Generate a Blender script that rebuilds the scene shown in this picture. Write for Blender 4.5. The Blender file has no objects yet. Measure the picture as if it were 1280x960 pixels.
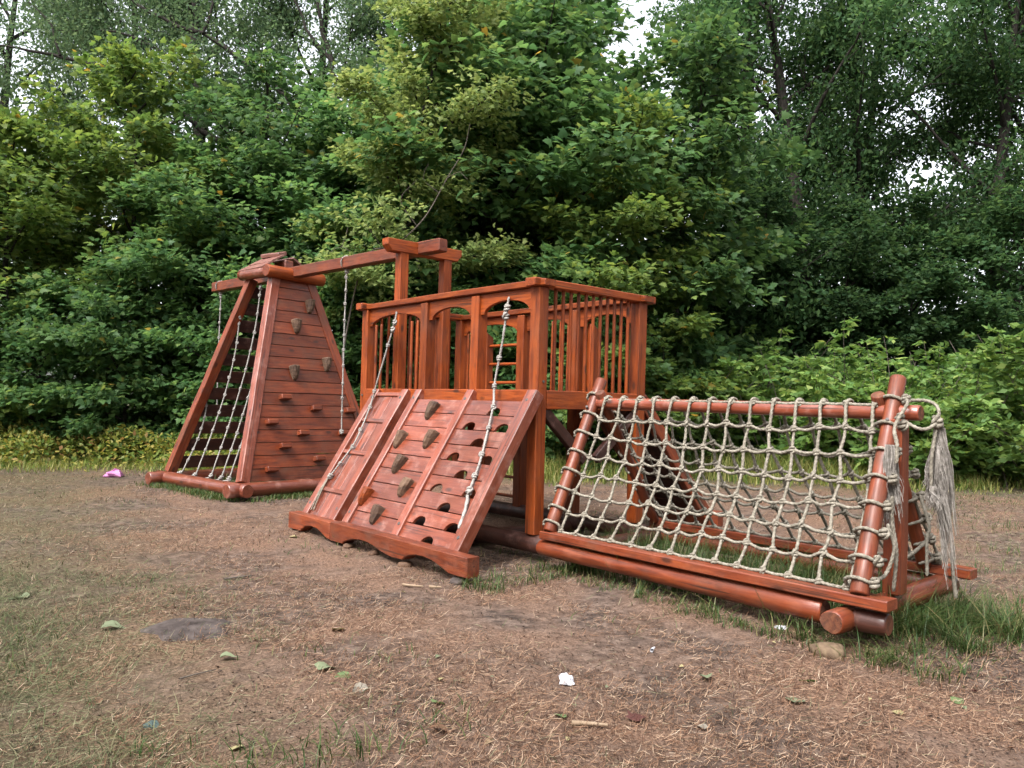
import bpy, math, random
import numpy as np
from mathutils import Vector, Matrix
rnd = random.Random(7)
RG = np.random.default_rng(11)
scene = bpy.context.scene
col = scene.collection

# ------------------------------------------------------------------ camera
PITCH, ROLL, F = 0.02548, 0.02731, 991.45
cam_d = bpy.data.cameras.new('camera')
cam_d.sensor_width = 36.0
cam_d.lens = 36.0 * F / 1280.0
cam_d.clip_end = 1000.0
cam = bpy.data.objects.new('camera', cam_d)
col.objects.link(cam)
fw = Vector((0, math.cos(PITCH), math.sin(PITCH)))
r0 = Vector((1, 0, 0)); u0 = Vector((0, -math.sin(PITCH), math.cos(PITCH)))
xc = r0 * math.cos(ROLL) + u0 * math.sin(ROLL)
yc = -r0 * math.sin(ROLL) + u0 * math.cos(ROLL)
m = Matrix((xc, yc, -fw)).transposed().to_4x4()
m.translation = (0, 0, 1.5)
cam.matrix_world = m
scene.camera = cam

# ------------------------------------------------------------------ light
SUN_EL, SUN_AZ = math.radians(52), math.radians(215)      # azimuth clockwise from +Y: behind the camera, to the left
world = bpy.data.worlds.new('World'); scene.world = world
world.use_nodes = True
wn = world.node_tree.nodes; wl = world.node_tree.links
wn.clear()
sky = wn.new('ShaderNodeTexSky'); sky.sky_type = 'NISHITA'; sky.sun_disc = False
sky.sun_elevation = SUN_EL; sky.sun_rotation = SUN_AZ
sky.air_density = 1.0; sky.dust_density = 4.0; sky.ozone_density = 1.0
hs = wn.new('ShaderNodeHueSaturation'); hs.inputs['Saturation'].default_value = 0.22
bg = wn.new('ShaderNodeBackground'); bg.inputs['Strength'].default_value = 0.15
wo = wn.new('ShaderNodeOutputWorld')
wl.new(sky.outputs[0], hs.inputs['Color']); wl.new(hs.outputs[0], bg.inputs['Color']); wl.new(bg.outputs[0], wo.inputs[0])
sun_d = bpy.data.lights.new('sun', 'SUN'); sun_d.energy = 1.2; sun_d.angle = math.radians(25); sun_d.color = (1.0, 0.97, 0.93)
sun = bpy.data.objects.new('sun', sun_d); col.objects.link(sun)
sd = Vector((math.sin(SUN_AZ) * math.cos(SUN_EL), math.cos(SUN_AZ) * math.cos(SUN_EL), math.sin(SUN_EL)))
sun.rotation_euler = sd.to_track_quat('Z', 'Y').to_euler()
scene.view_settings.view_transform = 'Standard'
scene.view_settings.look = 'None'
scene.view_settings.exposure = 1.85
scene.view_settings.gamma = 1.0
scene.render.engine = 'CYCLES'
scene.cycles.max_bounces = 8
scene.cycles.diffuse_bounces = 5
scene.cycles.transmission_bounces = 5

# ------------------------------------------------------------------ frame of the playground
TH = 0.854712
U2 = Vector((-math.cos(TH), math.sin(TH))); V2 = Vector((math.sin(TH), math.cos(TH)))
OX, OY = 0.24133, 7.55073
def T(u, v, z):
    return Vector((OX + u * U2.x + v * V2.x, OY + u * U2.y + v * V2.y, z))
DU = Vector((U2.x, U2.y, 0)); DV = Vector((V2.x, V2.y, 0)); DZ = Vector((0, 0, 1))

def sstep(a, b, x):
    t = np.clip((x - a) / (b - a), 0, 1); return t * t * (3 - 2 * t)
def gz(x, y):
    x = np.asarray(x, float); y = np.asarray(y, float)
    z = 0.10 * sstep(8.5, 12.5, y) + 0.012 * np.sin(1.7 * x + .6 * y) * np.cos(1.3 * y - .4 * x)
    z = z + 0.008 * np.sin(4.1 * x + 1.3) * np.sin(3.7 * y + .5 * x) + 0.005 * np.sin(9.3 * x - 2 * y) * np.sin(8.1 * y + x)
    z = z + 0.05 * np.exp(-((x - 1.6) ** 2 / 1.6 + (y - 6.2) ** 2 / 1.2)) - .02 * np.exp(-((x + 1.3) ** 2 / 2 + (y - 6.8) ** 2 / .8))
    z = z + 0.02 * np.exp(-((x + 1.9) ** 2 / .30 + (y - 5.05) ** 2 / .16))
    return z
def g(x, y): return float(gz(x, y))

# ------------------------------------------------------------------ mesh helpers
def link_mesh(name, me, mat, parent=None, loc=None):
    o = bpy.data.objects.new(name, me); col.objects.link(o)
    if mat is not None and len(me.materials) == 0: me.materials.append(mat)
    if parent is not None: o.parent = parent
    if loc is not None: o.location = loc
    return o
def mesh_np(name, V, faces, smooth=False):
    me = bpy.data.meshes.new(name)
    if isinstance(faces, np.ndarray):
        n, k = faces.shape
        me.vertices.add(len(V)); me.vertices.foreach_set('co', np.asarray(V, np.float32).ravel())
        me.loops.add(n * k); me.loops.foreach_set('vertex_index', faces.astype(np.int32).ravel())
        me.polygons.add(n); me.polygons.foreach_set('loop_start', np.arange(0, n * k, k, dtype=np.int32))
        me.update(calc_edges=True)
    else:
        me.from_pydata([tuple(v) for v in V], [], faces); me.update()
    if smooth: me.polygons.foreach_set('use_smooth', np.ones(len(me.polygons), bool))
    return me
def thing(name, label, cat, loc, group=None):
    o = bpy.data.objects.new(name, None); col.objects.link(o)
    o.location = loc; o.empty_display_size = .1
    o['label'] = label; o['category'] = cat
    if group: o['group'] = group
    return o
def tag(o, label, cat, group=None):
    o['label'] = label; o['category'] = cat
    if group: o['group'] = group
    return o
def setw(o, M, parent):
    if parent is not None:
        o.parent = parent
        M = pwm(parent).inverted() @ M
    o.matrix_basis = M
WL = {}
def pwm(o):
    M = Matrix.Identity(4)
    while o is not None:
        M = o.matrix_basis @ M; o = o.parent
    return M
def pw(o):
    p = Vector((0, 0, 0))
    while o is not None:
        p = p + o.location; o = o.parent
    return p
def frame(p0, p1, up):
    x = (p1 - p0).normalized(); y = up.cross(x)
    if y.length < 1e-4: y = Vector((0, 1, 0)).cross(x)
    y.normalize(); z = x.cross(y)
    M = Matrix((x, y, z)).transposed().to_4x4(); M.translation = p0
    return M
def beam(name, p0, p1, w, h, mat, parent, up=DZ, ch=.008, jit=.003, cut0=0.0, cut1=0.0):
    """squared timber from p0 to p1, w across, h along `up`; edges chamfered, faces a little uneven"""
    L = (p1 - p0).length
    n = max(2, int(L / .35) + 1)
    sec = []
    a, b = w / 2, h / 2; c = min(ch, a * .4, b * .4)
    for (y, z) in ((-a + c, -b), (a - c, -b), (a, -b + c), (a, b - c), (a - c, b), (-a + c, b), (-a, b - c), (-a, -b + c)): sec.append((y, z))
    xs = [(0, .86), ] + [(c + (L - 2 * c) * i / (n - 1), 1.0) for i in range(n)] + [(L, .86)]
    V = []
    oy = oz = 0
    for k, (x, s) in enumerate(xs):
        dy, dz = (rnd.uniform(-jit, jit), rnd.uniform(-jit, jit))
        ss = s if s == 1 else 1 - c / max(a, b) * .9
        for (y, z) in sec:
            xx = x
            f = (z / b)
            if cut0 and k <= 1: xx = x + cut0 * (f + 1) / 2
            if cut1 and k >= len(xs) - 2: xx = x - cut1 * (f + 1) / 2
            V.append((xx, y * ss + dy, z * ss + dz))
    Fc = [tuple(reversed(range(8)))]
    for k in range(len(xs) - 1):
        for j in range(8):
            q = (j + 1) % 8
            Fc.append((k * 8 + j, k * 8 + q, k * 8 + 8 + q, k * 8 + 8 + j))
    e = (len(xs) - 1) * 8
    Fc.append(tuple(range(e, e + 8)))
    o = link_mesh(name, mesh_np(name, V, Fc), mat)
    setw(o, frame(p0, p1, up), parent)
    return o
def log(name, p0, p1, r0_, r1_, mat, parent, sides=16, wob=.03, ends=None, up=DZ):
    """round timber with a knobbly surface and slightly rounded sawn ends"""
    L = (p1 - p0).length; n = max(4, int(L / .16))
    V = []; ph = rnd.uniform(0, 6)
    rings = [(0.0, .90), (.012, 1)] + [(.012 + (L - .024) * (i + 1) / n, 1) for i in range(n)] + [(L, .90)]
    for k, (x, s) in enumerate(rings):
        r = r0_ + (r1_ - r0_) * x / L
        cy, cz = .25 * wob * r0_ * 3 * math.sin(x * 2.1 + ph), .25 * wob * r0_ * 3 * math.cos(x * 1.7 + ph * 2)
        for j in range(sides):
            a = 2 * math.pi * j / sides
            rr = r * s * (1 + wob * (math.sin(3 * a + ph + x * 1.5) * .5 + math.sin(2 * a - x * 3 + ph) * .5 + rnd.uniform(-.35, .35)))
            V.append((x, cy + rr * math.cos(a), cz + rr * math.sin(a)))
    Fc = [tuple(reversed(range(sides)))]
    for k in range(len(rings) - 1):
        for j in range(sides):
            q = (j + 1) % sides
            Fc.append((k * sides + j, k * sides + q, (k + 1) * sides + q, (k + 1) * sides + j))
    e = (len(rings) - 1) * sides
    Fc.append(tuple(range(e, e + sides)))
    me = mesh_np(name, V, Fc)
    for p in me.polygons: p.use_smooth = len(p.vertices) == 4
    if ends is not None:
        me.materials.append(mat); me.materials.append(ends)
        me.polygons[0].material_index = 1; me.polygons[len(me.polygons) - 1].material_index = 1
    o = link_mesh(name, me, mat)
    setw(o, frame(p0, p1, up), parent)
    return o
def prism(name, pts2, M, depth, mat, parent, ch=.004):
    """outline (x, y) given counter-clockwise, extruded 0..depth along local z, with a small chamfer on the front edge"""
    n = len(pts2)
    P = np.array(pts2, float)
    e1 = np.roll(P, -1, 0) - P; e0 = P - np.roll(P, 1, 0)
    n1 = np.stack([e1[:, 1], -e1[:, 0]], 1); n0 = np.stack([e0[:, 1], -e0[:, 0]], 1)
    nn = n1 / np.maximum(np.linalg.norm(n1, axis=1, keepdims=True), 1e-9) + n0 / np.maximum(np.linalg.norm(n0, axis=1, keepdims=True), 1e-9)
    nn /= np.maximum(np.linalg.norm(nn, axis=1, keepdims=True), 1e-9)
    Q = P - nn * ch
    V = [(x, y, 0) for x, y in P] + [(x, y, depth - ch) for x, y in P] + [(x, y, depth) for x, y in Q]
    Fc = [tuple(reversed(range(n))), tuple(range(2 * n, 3 * n))]
    for k in range(2):
        for j in range(n):
            q = (j + 1) % n
            Fc.append((k * n + j, k * n + q, (k + 1) * n + q, (k + 1) * n + j))
    o = link_mesh(name, mesh_np(name, V, Fc), mat)
    setw(o, M, parent)
    return o
def axes(o, x, y, z):
    M = Matrix((x, y, z)).transposed().to_4x4(); M.translation = o
    return M
def catmull(P, step):
    P = [Vector(p) for p in P]
    Q = [P[0] * 2 - P[1]] + P + [P[-1] * 2 - P[-2]]
    out = []
    for i in range(1, len(Q) - 2):
        a, b, c, d = Q[i - 1], Q[i], Q[i + 1], Q[i + 2]
        n = max(1, int((c - b).length / step))
        for k in range(n):
            t = k / n
            out.append(.5 * ((2 * b) + (c - a) * t + (2 * a - 5 * b + 4 * c - d) * t * t + (3 * b - a - 3 * c + d) * t ** 3))
    out.append(P[-1].copy())
    return out
def rope_geo(P, r, pitch=.10, step=.012, prof=9, lobes=3, depth=.22):
    """three-strand twisted rope along the points P"""
    pts = np.array([tuple(p) for p in catmull(P, step)])
    n = len(pts)
    tan = np.gradient(pts, axis=0); tan /= np.maximum(np.linalg.norm(tan, axis=1, keepdims=True), 1e-9)
    nrm = np.zeros_like(pts)
    a = np.array([0.31, .22, .92]); a = a - tan[0] * (a @ tan[0]); nrm[0] = a / np.linalg.norm(a)
    for i in range(1, n):
        b = nrm[i - 1] - tan[i] * (nrm[i - 1] @ tan[i]); l = np.linalg.norm(b); nrm[i] = b / l if l > 1e-6 else nrm[i - 1]
    bi = np.cross(tan, nrm)
    d = np.concatenate([[0], np.cumsum(np.linalg.norm(np.diff(pts, axis=0), axis=1))])
    th = np.linspace(0, 2 * np.pi, prof, endpoint=False)
    tw = d / pitch * 2 * np.pi
    ang = th[None] + tw[:, None] * 1.0
    rr = r * (1 - depth * (0.5 - 0.5 * np.cos(lobes * th)))[None] * np.ones((n, 1))
    rr *= (1 + .10 * np.sin(d * 9 + pts[0, 0] * 50) * np.sin(d * 23 + 1))[:, None]
    rr[0] *= .6; rr[-1] *= .6
    V = pts[:, None] + rr[..., None] * (np.cos(ang)[..., None] * nrm[:, None] + np.sin(ang)[..., None] * bi[:, None])
    V = V.reshape(-1, 3)
    i = np.arange(n - 1)[:, None]; j = np.arange(prof)[None]
    f = np.stack([i * prof + j, i * prof + (j + 1) % prof, (i + 1) * prof + (j + 1) % prof, (i + 1) * prof + j], -1).reshape(-1, 4)
    return V, f
def rope(name, P, r, mat, parent, **k):
    o0 = pw(parent) if parent is not None else Vector((0, 0, 0))
    V, f = rope_geo([Vector(p) - o0 for p in P], r, **k)
    o = link_mesh(name, mesh_np(name, V, f, True), mat, parent)
    return o
def join_geo(parts):
    Vs, Fs, k = [], [], 0
    for V, f in parts:
        Vs.append(V); Fs.append(f + k); k += len(V)
    return np.concatenate(Vs), np.concatenate(Fs)

# ------------------------------------------------------------------ materials
def newmat(name):
    mt = bpy.data.materials.new(name); mt.use_nodes = True
    nt = mt.node_tree; nt.nodes.clear()
    out = nt.nodes.new('ShaderNodeOutputMaterial'); b = nt.nodes.new('ShaderNodeBsdfPrincipled')
    nt.links.new(b.outputs[0], out.inputs[0])
    return mt, nt, b, out
def N(nt, t, **k):
    n = nt.nodes.new(t)
    for a, v in k.items():
        if a in n.inputs: n.inputs[a].default_value = v
        else: setattr(n, a, v)
    return n
def ramp(nt, stops, interp='LINEAR'):
    r = nt.nodes.new('ShaderNodeValToRGB'); r.color_ramp.interpolation = interp
    e = r.color_ramp.elements
    while len(e) < len(stops): e.new(.5)
    for i, (p, c) in enumerate(stops):
        e[i].position = p; e[i].color = (*c, 1)
    return r
def wood_mat(name, dark, mid, light, rough=.42, spec=.4, coat=.25, wear=.35, wearcol=(.42, .23, .19), dirt=.3):
    mt, nt, b, out = newmat(name); L = nt.links
    tc = N(nt, 'ShaderNodeTexCoord'); oi = N(nt, 'ShaderNodeObjectInfo')
    ad = N(nt, 'ShaderNodeVectorMath', operation='ADD'); mul = N(nt, 'ShaderNodeVectorMath', operation='SCALE'); mul.inputs[3].default_value = 37.0
    cb = N(nt, 'ShaderNodeCombineXYZ'); L.new(oi.outputs['Random'], cb.inputs[0]); L.new(oi.outputs['Random'], cb.inputs[1])
    L.new(cb.outputs[0], mul.inputs[0]); L.new(tc.outputs['Object'], ad.inputs[0]); L.new(mul.outputs[0], ad.inputs[1])
    mp = N(nt, 'ShaderNodeMapping'); mp.inputs['Scale'].default_value = (1.6, 16, 16); L.new(ad.outputs[0], mp.inputs[0])
    n1 = N(nt, 'ShaderNodeTexNoise', Scale=1.6, Detail=7.0, Roughness=.62, Distortion=.7); L.new(mp.outputs[0], n1.inputs['Vector'])
    n2 = N(nt, 'ShaderNodeTexNoise', Scale=2.3, Detail=4.0, Roughness=.6); L.new(ad.outputs[0], n2.inputs['Vector'])
    r1 = ramp(nt, [(.28, dark), (.5, mid), (.74, light)]); L.new(n1.outputs[0], r1.inputs[0])
    # board-to-board tone
    hv = N(nt, 'ShaderNodeHueSaturation'); L.new(r1.outputs[0], hv.inputs['Color'])
    mr = N(nt, 'ShaderNodeMapRange'); mr.inputs[3].default_value = .72; mr.inputs[4].default_value = 1.22
    L.new(oi.outputs['Random'], mr.inputs[0]); L.new(mr.outputs[0], hv.inputs['Value'])
    # worn, dusty patches
    n3 = N(nt, 'ShaderNodeTexNoise', Scale=5.5, Detail=8.0, Roughness=.7); L.new(ad.outputs[0], n3.inputs['Vector'])
    r3 = ramp(nt, [(.52, (0, 0, 0)), (.74, (wear,) * 3)]); L.new(n3.outputs[0], r3.inputs[0])
    mx = N(nt, 'ShaderNodeMixRGB'); L.new(r3.outputs[0], mx.inputs[0]); L.new(hv.outputs[0], mx.inputs[1]); mx.inputs[2].default_value = (*wearcol, 1)
    r4 = ramp(nt, [(.5, (0, 0, 0)), (.78, (dirt,) * 3)]); L.new(n2.outputs[0], r4.inputs[0])
    mx2 = N(nt, 'ShaderNodeMixRGB'); L.new(r4.outputs[0], mx2.inputs[0]); L.new(mx.outputs[0], mx2.inputs[1]); mx2.inputs[2].default_value = (.09, .045, .03, 1)
    mpk = N(nt, 'ShaderNodeMapping'); mpk.inputs['Scale'].default_value = (2.2, 5, 5); L.new(ad.outputs[0], mpk.inputs[0])
    vk = N(nt, 'ShaderNodeTexVoronoi', Scale=1.0); L.new(mpk.outputs[0], vk.inputs['Vector'])
    rk = ramp(nt, [(.07, (.8, .8, .8)), (.15, (0, 0, 0))]); L.new(vk.outputs['Distance'], rk.inputs[0])
    mxk = N(nt, 'ShaderNodeMixRGB'); L.new(rk.outputs[0], mxk.inputs[0]); L.new(mx2.outputs[0], mxk.inputs[1]); mxk.inputs[2].default_value = (.03, .011, .007, 1); mx2 = mxk
    mpc = N(nt, 'ShaderNodeMapping'); mpc.inputs['Scale'].default_value = (.8, 34, 34); L.new(ad.outputs[0], mpc.inputs[0])
    nc = N(nt, 'ShaderNodeTexNoise', Scale=1.1, Detail=3.0, Roughness=.5); L.new(mpc.outputs[0], nc.inputs['Vector'])
    rc = ramp(nt, [(.30, (.75, .75, .75)), (.38, (0, 0, 0))]); L.new(nc.outputs[0], rc.inputs[0])
    mx3 = N(nt, 'ShaderNodeMixRGB'); L.new(rc.outputs[0], mx3.inputs[0]); L.new(mx2.outputs[0], mx3.inputs[1]); mx3.inputs[2].default_value = (.018, .008, .005, 1)
    L.new(mx3.outputs[0], b.inputs['Base Color'])
    rr = N(nt, 'ShaderNodeMapRange'); rr.inputs[1].default_value = .3; rr.inputs[2].default_value = .75; rr.inputs[3].default_value = rough - .12; rr.inputs[4].default_value = rough + .3
    L.new(n3.outputs[0], rr.inputs[0]); L.new(rr.outputs[0], b.inputs['Roughness'])
    b.inputs['Specular IOR Level'].default_value = spec
    cw = N(nt, 'ShaderNodeMapRange'); cw.inputs[1].default_value = .35; cw.inputs[2].default_value = .65; cw.inputs[3].default_value = coat * 1.25; cw.inputs[4].default_value = coat * .25; L.new(n2.outputs[0], cw.inputs[0]); L.new(cw.outputs[0], b.inputs['Coat Weight']); b.inputs['Coat Roughness'].default_value = .22
    bp = N(nt, 'ShaderNodeBump', Strength=.45, Distance=.007); L.new(n1.outputs[0], bp.inputs['Height'])
    bp2 = N(nt, 'ShaderNodeBump', Strength=.35, Distance=.012); L.new(n3.outputs[0], bp2.inputs['Height']); L.new(bp.outputs[0], bp2.inputs['Normal']); L.new(bp2.outputs[0], b.inputs['Normal'])
    return mt
M_TOWER = wood_mat('stained_wood_orange', (.092, .015, .003), (.215, .040, .006), (.31, .068, .011), rough=.46, coat=.10, wear=.10, wearcol=(.34, .12, .05), dirt=.45, spec=.3)
M_RED = wood_mat('stained_wood_red', (.060, .011, .004), (.152, .028, .008), (.225, .050, .014), rough=.46, coat=.25, wear=.35, wearcol=(.27, .10, .055), dirt=.8)
M_WALL = wood_mat('stained_wood_worn', (.090, .017, .007), (.180, .038, .017), (.25, .068, .036), rough=.36, coat=1.0, wear=.6, wearcol=(.37, .195, .155), dirt=.45)
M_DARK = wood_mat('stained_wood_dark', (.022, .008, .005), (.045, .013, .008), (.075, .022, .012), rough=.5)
M_END = wood_mat('sawn_log_end', (.035, .014, .008), (.10, .030, .013), (.17, .065, .03), rough=.7, coat=0, dirt=.8)
M_BARK = wood_mat('hold_wood', (.030, .015, .009), (.085, .045, .026), (.16, .095, .058), rough=.7, coat=.0, wear=.5, wearcol=(.22, .155, .11))
M_ROOF = wood_mat('roof_board', (.09, .035, .027), (.17, .070, .055), (.24, .12, .10), rough=.45, coat=.3)
def simple_mat(name, stops, scale=20, rough=.8, bump=.3, dist=.01, spec=.3, stretch=None):
    mt, nt, b, out = newmat(name); L = nt.links
    tc = N(nt, 'ShaderNodeTexCoord'); n1 = N(nt, 'ShaderNodeTexNoise', Scale=scale, Detail=8.0, Roughness=.65)
    if stretch:
        mp = N(nt, 'ShaderNodeMapping'); mp.inputs['Scale'].default_value = stretch; L.new(tc.outputs['Object'], mp.inputs[0]); L.new(mp.outputs[0], n1.inputs['Vector'])
    else: L.new(tc.outputs['Object'], n1.inputs['Vector'])
    r = ramp(nt, stops); L.new(n1.outputs[0], r.inputs[0]); L.new(r.outputs[0], b.inputs['Base Color'])
    b.inputs['Roughness'].default_value = rough; b.inputs['Specular IOR Level'].default_value = spec
    if bump:
        bp = N(nt, 'ShaderNodeBump', Strength=bump, Distance=dist); L.new(n1.outputs[0], bp.inputs['Height']); L.new(bp.outputs[0], b.inputs['Normal'])
    return mt
M_ROPE = simple_mat('weathered_rope', [(.3, (.095, .083, .064)), (.5, (.205, .182, .145)), (.75, (.34, .31, .26))], 38, .9, .5, .004)
M_ROPE2 = simple_mat('white_rope', [(.3, (.18, .165, .15)), (.5, (.29, .27, .25)), (.75, (.40, .38, .365))], 45, .9, .5, .004)
M_FRAY = simple_mat('frayed_fibre', [(.3, (.13, .115, .10)), (.5, (.26, .235, .21)), (.75, (.42, .39, .36))], 30, .9, 0)
M_STEEL = simple_mat('bolt_steel', [(.3, (.03, .025, .022)), (.7, (.10, .085, .08))], 60, .5, .2, .002, .5)
M_STONE = simple_mat('ground_stone', [(.3, (.022, .016, .014)), (.5, (.055, .042, .038)), (.7, (.10, .080, .072))], 9, .9, .6, .02)
M_STONE2 = simple_mat('pale_stone', [(.3, (.07, .045, .03)), (.5, (.14, .095, .06)), (.75, (.24, .175, .11))], 14, .9, .5, .01)
M_TRUNK = simple_mat('tree_bark', [(.3, (.009, .008, .007)), (.5, (.026, .022, .019)), (.75, (.055, .048, .04))], 5, .95, .8, .03, .2, (6, 6, 1.2))
M_TWIG = simple_mat('dead_twig', [(.3, (.05, .04, .032)), (.7, (.15, .125, .105))], 20, .9, .2)
def leaf_mat(name, stops, trans=.35, rough=.45, spec=.35, val=(.75, 1.2)):
    mt, nt, b, out = newmat(name); L = nt.links
    ge = N(nt, 'ShaderNodeNewGeometry'); oi = N(nt, 'ShaderNodeObjectInfo')
    r = ramp(nt, stops); L.new(ge.outputs['Random Per Island'], r.inputs[0])
    hv = N(nt, 'ShaderNodeHueSaturation'); mr = N(nt, 'ShaderNodeMapRange'); mr.inputs[3].default_value = val[0]; mr.inputs[4].default_value = val[1]
    L.new(oi.outputs['Random'], mr.inputs[0]); L.new(mr.outputs[0], hv.inputs['Value']); L.new(r.outputs[0], hv.inputs['Color'])
    L.new(hv.outputs[0], b.inputs['Base Color'])
    b.inputs['Roughness'].default_value = rough; b.inputs['Specular IOR Level'].default_value = spec
    tr = N(nt, 'ShaderNodeBsdfTranslucent')
    h2 = N(nt, 'ShaderNodeHueSaturation'); h2.inputs['Hue'].default_value = .48; h2.inputs['Value'].default_value = 1.5; h2.inputs['Saturation'].default_value = 1.1
    L.new(hv.outputs[0], h2.inputs['Color']); L.new(h2.outputs[0], tr.inputs[0])
    mx = N(nt, 'ShaderNodeMixShader'); mx.inputs[0].default_value = trans
    L.new(b.outputs[0], mx.inputs[1]); L.new(tr.outputs[0], mx.inputs[2]); L.new(mx.outputs[0], out.inputs[0])
    return mt
LM_MAPLE = leaf_mat('maple_leaf', [(0, (.045, .105, .040)), (.4, (.070, .145, .050)), (.8, (.100, .185, .060)), (.99, (.14, .21, .065)), (1, (.32, .23, .05))], trans=.48, spec=.22, rough=.5)
LM_MAPLE2 = leaf_mat('yellowish_maple_leaf', [(0, (.075, .145, .042)), (.4, (.120, .20, .052)), (.8, (.170, .245, .062)), (.985, (.21, .27, .07)), (1, (.36, .26, .06))], trans=.48, spec=.22, rough=.5)  # lighter, yellower leaf tones for some of the hedge maples
LM_PALE = leaf_mat('pale_leaf', [(0, (.125, .19, .06)), (.5, (.19, .255, .08)), (1, (.27, .32, .12))], trans=.45, spec=.15)
LM_TALL = leaf_mat('tall_leaf', [(0, (.052, .098, .048)), (.5, (.078, .130, .060)), (1, (.115, .165, .080))], trans=.45, rough=.6, spec=.15)
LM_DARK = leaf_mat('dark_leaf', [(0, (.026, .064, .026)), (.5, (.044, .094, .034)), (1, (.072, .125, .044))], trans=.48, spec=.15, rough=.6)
LM_SHRUB = leaf_mat('shrub_leaf', [(0, (.070, .140, .040)), (.5, (.115, .20, .055)), (.9, (.165, .25, .065)), (1, (.23, .28, .085))], trans=.45, spec=.15)
LM_WEED = leaf_mat('weed_leaf', [(0, (.08, .14, .03)), (.4, (.16, .21, .05)), (.7, (.27, .27, .06)), (.92, (.37, .32, .09)), (1, (.28, .16, .07))], trans=.42, spec=.2)
LM_HAYG = leaf_mat('flattened_grass', [(0, (.035, .05, .02)), (.5, (.075, .095, .04)), (.8, (.13, .14, .07)), (1, (.21, .19, .11))], trans=.2, spec=.2, rough=.7)
LM_GRASS = leaf_mat('grass_blade', [(0, (.022, .052, .012)), (.5, (.045, .085, .02)), (.8, (.09, .115, .035)), (1, (.20, .165, .075))], trans=.25, spec=.25)
LM_YGRASS = leaf_mat('dry_meadow_grass', [(0, (.07, .13, .03)), (.4, (.15, .19, .045)), (.8, (.27, .26, .08)), (1, (.33, .28, .12))], trans=.35, spec=.2)
LM_STRAW = leaf_mat('dry_straw', [(0, (.018, .011, .009)), (.2, (.066, .034, .021)), (.5, (.17, .090, .053)), (.75, (.26, .158, .10)), (.93, (.35, .245, .165)), (1, (.44, .35, .26))], trans=.1, rough=.8, spec=.2)
LM_HAY = leaf_mat('green_clippings', [(0, (.022, .023, .012)), (.3, (.070, .072, .036)), (.6, (.138, .132, .074)), (.85, (.23, .205, .13)), (1, (.085, .125, .040))], trans=.1, rough=.8, spec=.2)

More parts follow.
